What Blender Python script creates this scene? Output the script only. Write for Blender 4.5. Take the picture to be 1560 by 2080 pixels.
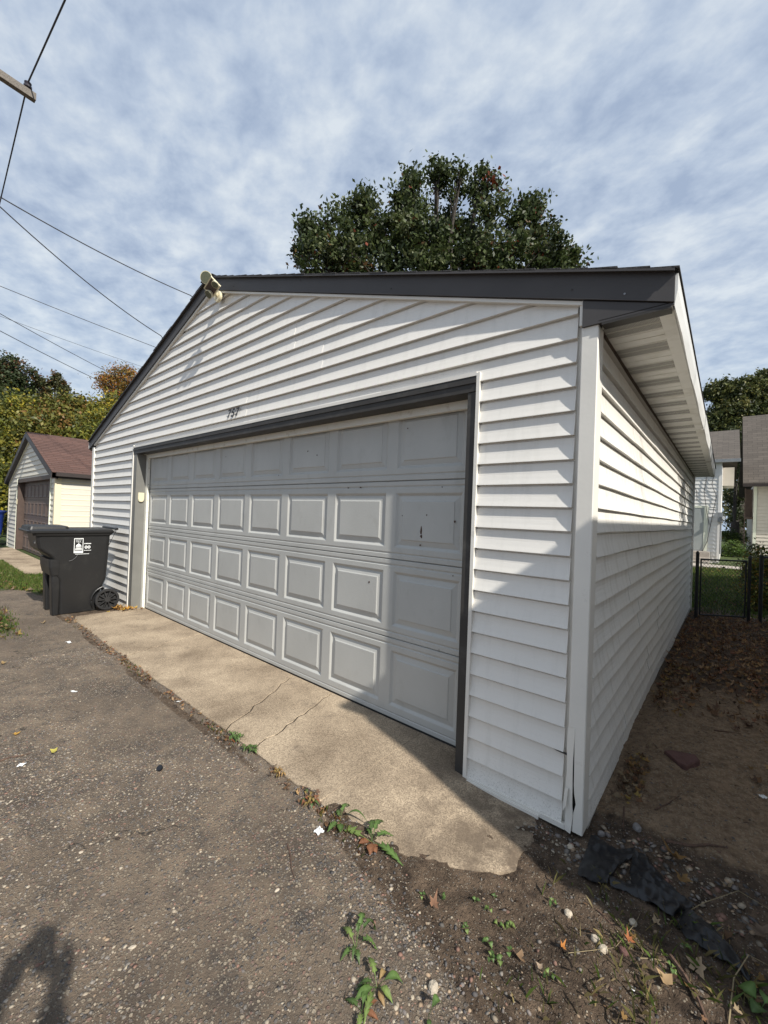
import bpy, math, random
import numpy as np
from mathutils import Vector, Matrix

# ------------------------------------------------------------------ start
for o in list(bpy.data.objects):
    bpy.data.objects.remove(o, do_unlink=True)
scene = bpy.context.scene
COL = scene.collection
rnd = random.Random(7)
R_ = np.random.default_rng(11)

# ------------------------------------------------------------------ camera
cam_d = bpy.data.cameras.new('camera')
cam = bpy.data.objects.new('camera', cam_d)
COL.objects.link(cam)
CAM = Vector((6.02652644, -2.05095541, 1.39331597))
FWD = Vector((-0.64378624, 0.76516491, 0.00786939))
RGT = Vector((0.76485814, 0.64315029, 0.03673874))
UPV = Vector((-0.02305, -0.02967087, 0.99929392))
m = Matrix((RGT, UPV, -FWD)).transposed().to_4x4()
m.translation = CAM
cam.matrix_world = m
cam_d.sensor_fit = 'VERTICAL'
cam_d.sensor_height = 24.0
cam_d.sensor_width = 18.0
cam_d.lens = 24.0 * 828.69 / 2080.0
cam_d.clip_start = 0.03
cam_d.clip_end = 2000
scene.camera = cam

# ------------------------------------------------------------------ light
SUN = Vector((1.0, -0.24, 0.85)).normalized()       # towards the sun
sun_d = bpy.data.lights.new('sun', 'SUN')
sun_d.energy = 5.0
sun_d.angle = math.radians(0.8)
sun_d.color = (1.0, 0.95, 0.86)
sun = bpy.data.objects.new('sun', sun_d)
sun.rotation_euler = SUN.to_track_quat('Z', 'Y').to_euler()
sun.location = (20, -5, 20)
COL.objects.link(sun)

world = bpy.data.worlds.new('World')
scene.world = world
world.use_nodes = True
nt = world.node_tree
nt.nodes.clear()
N = nt.nodes.new
L = nt.links.new
wo = N('ShaderNodeOutputWorld')
bg = N('ShaderNodeBackground')
bg.inputs['Strength'].default_value = 0.079
sky = N('ShaderNodeTexSky')
sky.sky_type = 'NISHITA'
sky.sun_disc = False
sky.sun_elevation = math.asin(SUN.z)
sky.sun_rotation = math.atan2(SUN.x, SUN.y)
tc = N('ShaderNodeTexCoord')
sep = N('ShaderNodeSeparateXYZ')
L(tc.outputs['Generated'], sep.inputs[0])
def wmath(op, a, b=None, clamp=False):
    n = N('ShaderNodeMath'); n.operation = op; n.use_clamp = clamp
    for i, v in enumerate((a, b)):
        if v is None: continue
        if isinstance(v, (int, float)): n.inputs[i].default_value = v
        else: L(v, n.inputs[i])
    return n.outputs[0]
zz = wmath('ADD', wmath('MAXIMUM', sep.outputs[2], 0.0), 0.16)
px_ = wmath('DIVIDE', sep.outputs[0], zz)
py_ = wmath('DIVIDE', sep.outputs[1], zz)
comb = N('ShaderNodeCombineXYZ')
L(px_, comb.inputs[0]); L(py_, comb.inputs[1])
mp = N('ShaderNodeMapping')
mp.inputs['Rotation'].default_value = (0, 0, math.radians(-52))
mp.inputs['Scale'].default_value = (1.0, 1.25, 1)
L(comb.outputs[0], mp.inputs[0])
def wnoise(sc, det, ro, dis):
    n = N('ShaderNodeTexNoise'); n.inputs['Scale'].default_value = sc; n.inputs['Detail'].default_value = det
    n.inputs['Roughness'].default_value = ro; n.inputs['Distortion'].default_value = dis
    L(mp.outputs[0], n.inputs['Vector']); return n.outputs[0]
cm = wmath('ADD', wmath('MULTIPLY', wnoise(6.0, 5, 0.55, 0.25), 0.50), wmath('MULTIPLY', wnoise(1.4, 4, 0.5, 0.2), 0.30))
cm = wmath('ADD', cm, wmath('MULTIPLY', wnoise(15, 4, 0.6, 0.1), 0.22))
cr = N('ShaderNodeValToRGB')
cr.color_ramp.elements[0].position = 0.40; cr.color_ramp.elements[0].color = (4.0, 4.95, 6.6, 1)
cr.color_ramp.elements[1].position = 0.63; cr.color_ramp.elements[1].color = (7.7, 8.4, 9.1, 1)
e = cr.color_ramp.elements.new(0.49); e.color = (5.3, 6.25, 7.7, 1)
L(cm, cr.inputs[0])
# bluer strip low down where the cloud thins out
low = wmath('SUBTRACT', 1.0, wmath('MULTIPLY', wmath('MAXIMUM', sep.outputs[2], 0.0), 2.2), True)
mixl = N('ShaderNodeMixRGB'); mixl.inputs[2].default_value = (5.3, 6.9, 8.6, 1)
L(wmath('MULTIPLY', low, 0.45), mixl.inputs[0]); L(cr.outputs[0], mixl.inputs[1])
mixw = N('ShaderNodeMixRGB'); mixw.inputs[0].default_value = 0.93
L(sky.outputs[0], mixw.inputs[1]); L(mixl.outputs[0], mixw.inputs[2])
L(mixw.outputs[0], bg.inputs['Color'])
L(bg.outputs[0], wo.inputs[0])

scene.view_settings.view_transform = 'Standard'
scene.view_settings.look = 'None'
scene.view_settings.exposure = 0.31
scene.view_settings.gamma = 1.0
scene.view_settings.use_curve_mapping = False
scene.render.engine = 'CYCLES'

# ------------------------------------------------------------------ helpers
def tag(o, label=None, cat=None, group=None, kind=None):
    if label: o['label'] = label
    if cat: o['category'] = cat
    if group: o['group'] = group
    if kind: o['kind'] = kind
    return o

def empty(name, loc=(0, 0, 0), rz=0.0):
    o = bpy.data.objects.new(name, None)
    o.location = loc; o.rotation_euler = (0, 0, rz)
    o.empty_display_size = 0.1
    COL.objects.link(o)
    return o

class MB:
    def __init__(s): s.v = []; s.f = []
    def add(s, vs, fs):
        b = len(s.v); s.v += [tuple(v) for v in vs]; s.f += [tuple(i + b for i in f) for f in fs]; return s
    def box(s, x0, x1, y0, y1, z0, z1):
        v = [(x, y, z) for x in (x0, x1) for y in (y0, y1) for z in (z0, z1)]
        return s.add(v, [(0, 1, 3, 2), (4, 6, 7, 5), (0, 4, 5, 1), (2, 3, 7, 6), (0, 2, 6, 4), (1, 5, 7, 3)])
    def hexa(s, a, b):           # two quads (4 points each) joined
        return s.add(list(a) + list(b), [(3, 2, 1, 0), (4, 5, 6, 7), (0, 1, 5, 4), (1, 2, 6, 5), (2, 3, 7, 6), (3, 0, 4, 7)])
    def loft(s, rings, cap=True, closed=True):
        n = len(rings[0]); b = len(s.v)
        for r in rings: s.v += [tuple(p) for p in r]
        for i in range(len(rings) - 1):
            for j in range(n if closed else n - 1):
                k = (j + 1) % n
                s.f.append((b + i*n + j, b + i*n + k, b + (i+1)*n + k, b + (i+1)*n + j))
        if cap:
            s.f.append(tuple(b + j for j in reversed(range(n))))
            s.f.append(tuple(b + (len(rings)-1)*n + j for j in range(n)))
        return s
    def tube(s, pts, rad, n=8, cap=True):
        pts = [Vector(p) for p in pts]
        if not isinstance(rad, (list, tuple)): rad = [rad]*len(pts)
        rings = []; ref = None
        for i, p in enumerate(pts):
            d = (pts[min(i+1, len(pts)-1)] - pts[max(i-1, 0)])
            if d.length < 1e-9: d = Vector((0, 0, 1))
            d.normalize()
            if ref is None:
                ref = Vector((0, 0, 1)) if abs(d.z) < 0.9 else Vector((1, 0, 0))
            a = d.cross(ref).normalized(); bb = d.cross(a).normalized(); ref = -bb if False else ref
            rings.append([p + rad[i]*(math.cos(2*math.pi*k/n)*a + math.sin(2*math.pi*k/n)*bb) for k in range(n)])
        return s.loft(rings, cap)
    def disc(s, c, nrm, r, h, n=24, r2=None):
        c = Vector(c); nrm = Vector(nrm).normalized()
        return s.tube([c, c + nrm*h], [r, r2 if r2 is not None else r], n)
    def build(s, name, mat, parent=None, smooth=False):
        me = bpy.data.meshes.new(name)
        me.from_pydata(s.v, [], s.f)
        if mat is not None: me.materials.append(mat)
        if smooth:
            me.polygons.foreach_set('use_smooth', [True]*len(me.polygons))
        me.update()
        o = bpy.data.objects.new(name, me)
        COL.objects.link(o)
        if parent is not None:
            o.parent = parent
        return o

def np_mesh(name, V, F, mat, parent=None, col=None, smooth=False, attr='col'):
    """V (n,3) float, F (m,k) int ; fast build"""
    me = bpy.data.meshes.new(name)
    V = np.asarray(V, np.float32); F = np.asarray(F, np.int32)
    k = F.shape[1]
    me.vertices.add(len(V)); me.vertices.foreach_set('co', V.ravel())
    me.loops.add(F.size); me.loops.foreach_set('vertex_index', F.ravel())
    me.polygons.add(len(F))
    me.polygons.foreach_set('loop_start', np.arange(0, F.size, k, dtype=np.int32))
    me.polygons.foreach_set('loop_total', np.full(len(F), k, np.int32))
    if smooth: me.polygons.foreach_set('use_smooth', np.ones(len(F), bool))
    if col is not None:
        a = me.color_attributes.new(attr, 'FLOAT_COLOR', 'POINT')
        a.data.foreach_set('color', np.asarray(col, np.float32).ravel())
    me.update(calc_edges=True)
    me.materials.append(mat)
    o = bpy.data.objects.new(name, me)
    COL.objects.link(o)
    if parent is not None: o.parent = parent
    return o

# value noise
def vnoise(x, y, seed=0):
    x = np.asarray(x, float); y = np.asarray(y, float)
    xi = np.floor(x).astype(np.int64); yi = np.floor(y).astype(np.int64)
    fx = x - xi; fy = y - yi
    fx = fx*fx*(3-2*fx); fy = fy*fy*(3-2*fy)
    def h(a, b):
        n = (a*374761393 + b*668265263 + seed*974634777) & 0x7fffffff
        n = ((n ^ (n >> 13)) * 1274126177) & 0x7fffffff
        return ((n ^ (n >> 16)) & 0xffff) / 65535.0
    return (h(xi, yi)*(1-fx) + h(xi+1, yi)*fx)*(1-fy) + (h(xi, yi+1)*(1-fx) + h(xi+1, yi+1)*fx)*fy
def fbm(x, y, sc, oct=4, seed=0):
    t = 0; a = 0.5; s = 0
    for i in range(oct):
        t = t + a*vnoise(np.asarray(x)*sc, np.asarray(y)*sc, seed+i*17); s += a; a *= 0.5; sc *= 2.03
    return t/s

# materials
def new_mat(name):
    mt = bpy.data.materials.new(name); mt.use_nodes = True
    nt = mt.node_tree
    b = nt.nodes['Principled BSDF']
    return mt, nt, b
def lin(c): return tuple(c) + (1,)
def mat(name, color, rough=0.6, var=0.12, vscale=6.0, bump=0.0, bscale=80.0, metal=0.0, stretch=(1, 1, 1),
        dirt=None, dscale=3.0, dthr=(0.5, 0.75), spec=0.5):
    mt, nt, b = new_mat(name)
    N = nt.nodes.new; L = nt.links.new
    tc = N('ShaderNodeTexCoord'); mp = N('ShaderNodeMapping'); mp.inputs['Scale'].default_value = stretch
    geo = N('ShaderNodeNewGeometry')
    L(geo.outputs['Position'], mp.inputs[0])
    no = N('ShaderNodeTexNoise'); no.inputs['Scale'].default_value = vscale; no.inputs['Detail'].default_value = 6
    L(mp.outputs[0], no.inputs['Vector'])
    mx = N('ShaderNodeMixRGB'); 
    mx.inputs[1].default_value = lin([c*(1-var) for c in color]); mx.inputs[2].default_value = lin([min(1, c*(1+var)) for c in color])
    mr = N('ShaderNodeMapRange'); mr.inputs[1].default_value = 0.3; mr.inputs[2].default_value = 0.7
    L(no.outputs[0], mr.inputs[0]); L(mr.outputs[0], mx.inputs[0])
    out = mx.outputs[0]
    if dirt:
        n2 = N('ShaderNodeTexNoise'); n2.inputs['Scale'].default_value = dscale; n2.inputs['Detail'].default_value = 8
        n2.inputs['Roughness'].default_value = 0.65
        L(mp.outputs[0], n2.inputs['Vector'])
        m2 = N('ShaderNodeMapRange'); m2.inputs[1].default_value = dthr[0]; m2.inputs[2].default_value = dthr[1]
        L(n2.outputs[0], m2.inputs[0])
        mm = N('ShaderNodeMixRGB'); mm.inputs[2].default_value = lin(dirt)
        L(m2.outputs[0], mm.inputs[0]); L(out, mm.inputs[1]); out = mm.outputs[0]
    L(out, b.inputs['Base Color'])
    b.inputs['Roughness'].default_value = rough
    b.inputs['Metallic'].default_value = metal
    b.inputs['Specular IOR Level'].default_value = spec
    if bump > 0:
        n3 = N('ShaderNodeTexNoise'); n3.inputs['Scale'].default_value = bscale; n3.inputs['Detail'].default_value = 5
        L(mp.outputs[0], n3.inputs['Vector'])
        bp = N('ShaderNodeBump'); bp.inputs['Strength'].default_value = bump; bp.inputs['Distance'].default_value = 0.01
        L(n3.outputs[0], bp.inputs['Height']); L(bp.outputs[0], b.inputs['Normal'])
    return mt

def siding_mat(name, color, dirty=0.3, side=False):
    """embossed vinyl: faint wood grain along the board, grime low down and scattered specks"""
    mt, nt, b = new_mat(name)
    N = nt.nodes.new; L = nt.links.new
    geo = N('ShaderNodeNewGeometry'); sp = N('ShaderNodeSeparateXYZ'); L(geo.outputs['Position'], sp.inputs[0])
    mp = N('ShaderNodeMapping'); mp.inputs['Scale'].default_value = (5, 5, 60); L(geo.outputs['Position'], mp.inputs[0])
    g = N('ShaderNodeTexNoise'); g.inputs['Scale'].default_value = 5; g.inputs['Detail'].default_value = 5; L(mp.outputs[0], g.inputs['Vector'])
    big = N('ShaderNodeTexNoise'); big.inputs['Scale'].default_value = 1.3; big.inputs['Detail'].default_value = 6; L(geo.outputs['Position'], big.inputs['Vector'])
    mx = N('ShaderNodeMixRGB'); mx.inputs[1].default_value = lin([c*0.94 for c in color]); mx.inputs[2].default_value = lin([min(1, c*1.05) for c in color])
    L(big.outputs[0], mx.inputs[0])
    # grime that thickens towards the ground
    zr = N('ShaderNodeMapRange'); zr.inputs[1].default_value = 0.30; zr.inputs[2].default_value = -0.06
    zr.inputs[3].default_value = 0.0; zr.inputs[4].default_value = 0.27
    L(sp.outputs[2], zr.inputs[0])
    sk = N('ShaderNodeTexNoise'); sk.inputs['Scale'].default_value = 130; sk.inputs['Detail'].default_value = 8; sk.inputs['Roughness'].default_value = 0.75
    L(geo.outputs['Position'], sk.inputs['Vector'])
    ad = N('ShaderNodeMath'); ad.operation = 'ADD'; L(sk.outputs[0], ad.inputs[0])
    m0 = N('ShaderNodeMath'); m0.operation = 'MULTIPLY'; m0.inputs[1].default_value = 0.62; L(zr.outputs[0], m0.inputs[0]); L(m0.outputs[0], ad.inputs[1])
    dm = N('ShaderNodeMapRange'); dm.inputs[1].default_value = 0.66; dm.inputs[2].default_value = 0.92; L(ad.outputs[0], dm.inputs[0])
    dd = N('ShaderNodeMixRGB'); dd.inputs[2].default_value = lin((0.17, 0.16, 0.12))
    L(dm.outputs[0], dd.inputs[0]); L(mx.outputs[0], dd.inputs[1])
    out = dd.outputs[0]
    # streaky smears running down
    mps = N('ShaderNodeMapping'); mps.inputs['Scale'].default_value = (9, 9, 0.9); L(geo.outputs['Position'], mps.inputs[0])
    st = N('ShaderNodeTexNoise'); st.inputs['Scale'].default_value = 2.2; st.inputs['Detail'].default_value = 7; st.inputs['Roughness'].default_value = 0.6
    L(mps.outputs[0], st.inputs['Vector'])
    sr = N('ShaderNodeMapRange'); sr.inputs[1].default_value = 0.5; sr.inputs[2].default_value = 0.8; sr.inputs[4].default_value = dirty
    L(st.outputs[0], sr.inputs[0])
    ds = N('ShaderNodeMixRGB'); ds.inputs[2].default_value = lin((0.34, 0.30, 0.22) if side else (0.42, 0.41, 0.37))
    L(sr.outputs[0], ds.inputs[0]); L(out, ds.inputs[1]); out = ds.outputs[0]
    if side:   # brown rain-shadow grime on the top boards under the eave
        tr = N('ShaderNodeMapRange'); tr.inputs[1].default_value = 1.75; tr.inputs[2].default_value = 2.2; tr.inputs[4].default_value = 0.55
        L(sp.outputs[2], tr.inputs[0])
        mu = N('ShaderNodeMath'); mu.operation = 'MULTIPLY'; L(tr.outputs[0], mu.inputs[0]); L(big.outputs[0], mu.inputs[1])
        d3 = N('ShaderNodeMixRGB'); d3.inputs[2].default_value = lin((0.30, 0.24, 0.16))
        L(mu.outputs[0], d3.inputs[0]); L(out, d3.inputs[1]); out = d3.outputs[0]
    L(out, b.inputs['Base Color'])
    b.inputs['Roughness'].default_value = 0.5
    b.inputs['Specular IOR Level'].default_value = 0.35
    bp = N('ShaderNodeBump'); bp.inputs['Strength'].default_value = 0.25; bp.inputs['Distance'].default_value = 0.002
    L(g.outputs[0], bp.inputs['Height']); L(bp.outputs[0], b.inputs['Normal'])
    return mt

def leaf_mat(name, trans=0.35, rough=0.5):
    mt, nt, b = new_mat(name)
    N = nt.nodes.new; L = nt.links.new
    at = N('ShaderNodeAttribute'); at.attribute_name = 'col'
    L(at.outputs['Color'], b.inputs['Base Color'])
    b.inputs['Roughness'].default_value = rough
    b.inputs['Specular IOR Level'].default_value = 0.3
    tr = N('ShaderNodeBsdfTranslucent'); L(at.outputs['Color'], tr.inputs['Color'])
    ms = N('ShaderNodeMixShader'); ms.inputs[0].default_value = trans
    L(b.outputs[0], ms.inputs[1]); L(tr.outputs[0], ms.inputs[2])
    L(ms.outputs[0], nt.nodes['Material Output'].inputs[0])
    return mt

def roof_mat(name, base, dark, su=0.30, sv=0.13, axis='x'):
    mt, nt, b = new_mat(name)
    N = nt.nodes.new; L = nt.links.new
    geo = N('ShaderNodeNewGeometry'); sp = N('ShaderNodeSeparateXYZ'); L(geo.outputs['Position'], sp.inputs[0])
    cb = N('ShaderNodeCombineXYZ'); L(sp.outputs[0 if axis == 'x' else 1], cb.inputs[0]); L(sp.outputs[1 if axis == 'x' else 0], cb.inputs[1])
    br = N('ShaderNodeTexBrick'); br.inputs['Scale'].default_value = 1.0
    br.inputs['Brick Width'].default_value = su; br.inputs['Row Height'].default_value = sv
    br.inputs['Mortar Size'].default_value = 0.006
    br.inputs['Color1'].default_value = lin(base); br.inputs['Color2'].default_value = lin([c*0.65 for c in base]); br.inputs['Mortar'].default_value = lin(dark)
    L(cb.outputs[0], br.inputs['Vector'])
    no = N('ShaderNodeTexNoise'); no.inputs['Scale'].default_value = 90; L(geo.outputs['Position'], no.inputs['Vector'])
    mx = N('ShaderNodeMixRGB'); mx.blend_type = 'MULTIPLY'; mx.inputs[0].default_value = 0.6
    L(br.outputs[0], mx.inputs[1]); L(no.outputs[0], mx.inputs[2])
    gm = N('ShaderNodeMixRGB'); gm.blend_type = 'ADD'; gm.inputs[0].default_value = 0.25; L(mx.outputs[0], gm.inputs[1]); gm.inputs[2].default_value = lin(base)
    L(gm.outputs[0], b.inputs['Base Color']); b.inputs['Roughness'].default_value = 0.95
    bp = N('ShaderNodeBump'); bp.inputs['Strength'].default_value = 0.5; bp.inputs['Distance'].default_value = 0.01
    L(br.outputs['Fac'], bp.inputs['Height']); L(bp.outputs[0], b.inputs['Normal'])
    return mt

M = {}
M['siding'] = siding_mat('white_vinyl', (0.745, 0.722, 0.678), 0.26)
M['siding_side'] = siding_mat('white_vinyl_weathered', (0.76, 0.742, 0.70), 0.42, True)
M['trim'] = mat('white_trim', (0.72, 0.695, 0.64), 0.45, 0.05, 3, 0.05, 60, dirt=(0.42, 0.40, 0.35), dscale=9, dthr=(0.62, 0.85))
M['dark_trim'] = mat('charcoal_aluminium', (0.050, 0.047, 0.044), 0.5, 0.12, 5, 0.12, 3, dirt=(0.10, 0.097, 0.09), dscale=5, dthr=(0.55, 0.8), spec=0.22)
M['jamb'] = mat('sunlit_grey_jamb', (0.17, 0.168, 0.155), 0.5, 0.08, 5, 0.1, 3, spec=0.25)  # left door casing, its colour lightened to stand for full sun on it
M['fascia_dark'] = mat('charcoal_fascia', (0.066, 0.062, 0.062), 0.5, 0.10, 3, 0.25, 2.5, spec=0.25)
M['shingle'] = mat('black_shingle', (0.035, 0.034, 0.035), 0.95, 0.4, 60, 0.6, 150)
M['white_fascia'] = mat('white_fascia', (0.74, 0.74, 0.72), 0.35, 0.05, 3, 0.15, 4, dirt=(0.4, 0.38, 0.33), dscale=6, dthr=(0.6, 0.8))
M['soffit'] = mat('white_soffit', (0.75, 0.735, 0.685), 0.5, 0.06, 4, 0, 10, dirt=(0.42, 0.39, 0.31), dscale=4, dthr=(0.5, 0.8))
M['brown_wood'] = mat('brown_wood', (0.07, 0.045, 0.03), 0.7, 0.3, 20)
M['door'] = mat('painted_steel_door', (0.435, 0.435, 0.415), 0.45, 0.06, 3, 0.10, 140, stretch=(1, 1, 0.6), dirt=(0.35, 0.345, 0.32), dscale=7, dthr=(0.56, 0.85), spec=0.4)
M['pvc'] = mat('white_pvc', (0.78, 0.76, 0.68), 0.4, 0.05, 5, dirt=(0.5, 0.45, 0.34), dscale=14, dthr=(0.58, 0.75))
M['rubber'] = mat('black_rubber', (0.02, 0.02, 0.02), 0.8, 0.3, 30)
M['rust'] = mat('rust_mark', (0.06, 0.028, 0.016), 0.8, 0.5, 200)
M['bin'] = mat('charcoal_plastic', (0.013, 0.013, 0.0135), 0.4, 0.12, 4, 0.08, 12, dirt=(0.03, 0.03, 0.028), dscale=7, dthr=(0.56, 0.85))
M['bin_blue'] = mat('blue_plastic', (0.012, 0.035, 0.22), 0.45, 0.12, 4)
M['wheel'] = mat('black_wheel_plastic', (0.022, 0.022, 0.023), 0.45, 0.2, 30)
M['print'] = mat('white_print', (0.72, 0.74, 0.74), 0.5, 0.05, 30)
M['emboss'] = mat('grey_emboss', (0.16, 0.16, 0.165), 0.5, 0.1, 30)
M['cream'] = mat('cream_plastic', (0.68, 0.62, 0.44), 0.45, 0.06, 20)
M['glass_dark'] = mat('dark_lens', (0.10, 0.105, 0.07), 0.25, 0.15, 60)
M['black_number'] = mat('black_number', (0.02, 0.018, 0.018), 0.5, 0.1, 30)
M['concrete'] = None
M['steel'] = mat('galvanised', (0.28, 0.29, 0.30), 0.5, 0.15, 20, metal=0.3)
M['black_metal'] = mat('black_coated_steel', (0.018, 0.018, 0.02), 0.45, 0.2, 20)
M['wire'] = mat('weathered_cable', (0.05, 0.05, 0.055), 0.7, 0.2, 20)
M['pole_wood'] = mat('grey_weathered_timber', (0.17, 0.15, 0.13), 0.85, 0.35, 12, 0.5, 30, stretch=(1, 6, 6))
M['porcelain'] = mat('dark_porcelain', (0.035, 0.03, 0.04), 0.25, 0.1, 10)
M['bark'] = mat('bark', (0.045, 0.037, 0.03), 0.95, 0.4, 12, 0.9, 20)
M['leaf'] = leaf_mat('foliage', 0.28)
M['litter'] = leaf_mat('dry_leaf', 0.18, 0.75)
M['green_leaf'] = leaf_mat('weed_leaf', 0.35, 0.45)
M['cream_siding_shaded'] = siding_mat('cream_vinyl_shaded', (0.60, 0.57, 0.49), 0.1)  # cream siding of the front, colour dulled to look shaded
M['cream_siding_sunlit'] = siding_mat('cream_vinyl_sunlit', (0.72, 0.635, 0.45), 0.05)  # same cream siding on the side wall, colour warmed to look sunlit
M['brown_trim'] = mat('brown_trim', (0.075, 0.05, 0.04), 0.5, 0.15, 8)
M['brown_door'] = mat('brown_garage_door', (0.105, 0.075, 0.062), 0.5, 0.1, 8)
M['brown_fascia'] = mat('dark_brown_fascia', (0.03, 0.022, 0.02), 0.5, 0.15, 8)
M['red_roof'] = roof_mat('brown_red_shingle', (0.125, 0.066, 0.052), (0.035, 0.018, 0.015), 0.33, 0.14, 'y')
M['grey_roof'] = roof_mat('brown_grey_shingle', (0.115, 0.097, 0.082), (0.022, 0.019, 0.017), 0.4, 0.16, 'x')
M['house_white'] = mat('white_clapboard', (0.78, 0.76, 0.73), 0.55, 0.04, 4)
M['house_beige'] = mat('beige_clapboard', (0.58, 0.53, 0.46), 0.55, 0.05, 4)
M['grey_door'] = mat('grey_screen_door', (0.34, 0.36, 0.35), 0.4, 0.05, 5)
M['pale_trim'] = mat('pale_trim', (0.70, 0.72, 0.60), 0.5, 0.04, 5)
M['window'] = mat('window_glass', (0.03, 0.035, 0.04), 0.08, 0.1, 2)
M['stucco'] = mat('grey_stucco', (0.42, 0.40, 0.37), 0.9, 0.1, 6, 0.4, 60)
M['step'] = mat('worn_concrete_step', (0.40, 0.35, 0.30), 0.9, 0.15, 10, 0.4, 60)
M['black_sheet'] = mat('black_plastic_sheet', (0.0055, 0.006, 0.008), 0.4, 0.2, 9, 0.0, 40, spec=0.5, dirt=(0.014, 0.012, 0.011), dscale=10, dthr=(0.6, 0.85))
M['red_stone'] = mat('red_brown_stone', (0.11, 0.055, 0.048), 0.9, 0.2, 20, 0.7, 60)
M['pale_stone'] = mat('pale_stone', (0.44, 0.38, 0.30), 0.85, 0.2, 40, 0.6, 70)
M['grey_stone'] = mat('grey_stone', (0.20, 0.19, 0.185), 0.85, 0.2, 40, 0.6, 70)
M['twig'] = mat('dry_twig', (0.10, 0.06, 0.042), 0.9, 0.3, 60, 0.5, 120)
M['straw'] = mat('pale_stalk', (0.24, 0.19, 0.11), 0.9, 0.25, 60)
M['paper'] = mat('white_paper', (0.72, 0.73, 0.73), 0.7, 0.08, 40)
M['cap'] = mat('black_bottle_cap', (0.008, 0.009, 0.012), 0.3, 0.1, 40)
M['skin'] = mat('skin', (0.45, 0.27, 0.20), 0.55, 0.05, 20)
M['jacket'] = mat('navy_jacket', (0.03, 0.035, 0.06), 0.85, 0.2, 30)
M['trousers'] = mat('denim', (0.05, 0.06, 0.09), 0.9, 0.2, 60)
M['hair'] = mat('dark_hair', (0.02, 0.015, 0.01), 0.8, 0.2, 60)
M['phone'] = mat('phone_body', (0.03, 0.03, 0.035), 0.3, 0.1, 10)

def concrete_mat():
    mt, nt, b = new_mat('worn_concrete')
    N = nt.nodes.new; L = nt.links.new
    geo = N('ShaderNodeNewGeometry')
    def noise(sc, det=6, ro=0.6):
        n = N('ShaderNodeTexNoise'); n.inputs['Scale'].default_value = sc; n.inputs['Detail'].default_value = det
        n.inputs['Roughness'].default_value = ro; L(geo.outputs['Position'], n.inputs['Vector']); return n.outputs[0]
    a = noise(2.2, 8); 
    mx = N('ShaderNodeMixRGB'); mx.inputs[1].default_value = lin((0.205, 0.158, 0.112)); mx.inputs[2].default_value = lin((0.385, 0.308, 0.222))
    r = N('ShaderNodeMapRange'); r.inputs[1].default_value = 0.32; r.inputs[2].default_value = 0.62; L(a, r.inputs[0]); L(r.outputs[0], mx.inputs[0])
    # exposed sand grains
    vo = N('ShaderNodeTexVoronoi'); vo.inputs['Scale'].default_value = 230; L(geo.outputs['Position'], vo.inputs['Vector'])
    gr = N('ShaderNodeMixRGB'); gr.blend_type = 'OVERLAY'; gr.inputs[0].default_value = 0.55
    bw = N('ShaderNodeRGBToBW'); L(vo.outputs['Color'], bw.inputs[0])
    L(mx.outputs[0], gr.inputs[1]); L(bw.outputs[0], gr.inputs[2])
    d = noise(5.5, 9, 0.7)
    dr = N('ShaderNodeMapRange'); dr.inputs[1].default_value = 0.56; dr.inputs[2].default_value = 0.72; dr.inputs[4].default_value = 0.6; L(d, dr.inputs[0])
    dm = N('ShaderNodeMixRGB'); dm.inputs[2].default_value = lin((0.12, 0.095, 0.075)); L(dr.outputs[0], dm.inputs[0]); L(gr.outputs[0], dm.inputs[1])
    # grime along the outer edge of the apron, where soil washes over it
    sp = N('ShaderNodeSeparateXYZ'); L(geo.outputs['Position'], sp.inputs[0])
    er = N('ShaderNodeMapRange'); er.inputs[1].default_value = 4.3; er.inputs[2].default_value = 5.35; er.inputs[4].default_value = 0.9; L(sp.outputs[0], er.inputs[0])
    en = noise(9, 8, 0.7); em = N('ShaderNodeMath'); em.operation = 'MULTIPLY'; L(er.outputs[0], em.inputs[0])
    e2 = N('ShaderNodeMapRange'); e2.inputs[1].default_value = 0.38; e2.inputs[2].default_value = 0.58; L(en, e2.inputs[0]); L(e2.outputs[0], em.inputs[1])
    fm = N('ShaderNodeMixRGB'); fm.inputs[2].default_value = lin((0.125, 0.095, 0.07)); L(em.outputs[0], fm.inputs[0]); L(dm.outputs[0], fm.inputs[1])
    L(fm.outputs[0], b.inputs['Base Color']); b.inputs['Roughness'].default_value = 0.92
    b.inputs['Specular IOR Level'].default_value = 0.2
    bp = N('ShaderNodeBump'); bp.inputs['Strength'].default_value = 0.5; bp.inputs['Distance'].default_value = 0.004
    vm_ = N('ShaderNodeMath'); vm_.operation = 'MULTIPLY'; vm_.inputs[1].default_value = 0.3; L(vo.outputs['Distance'], vm_.inputs[0])
    ad = N('ShaderNodeMath'); ad.operation = 'ADD'; L(vm_.outputs[0], ad.inputs[0]); L(noise(75, 9, 0.75), ad.inputs[1])
    L(ad.outputs[0], bp.inputs['Height']); L(bp.outputs[0], b.inputs['Normal'])
    return mt
M['concrete'] = concrete_mat()

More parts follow.
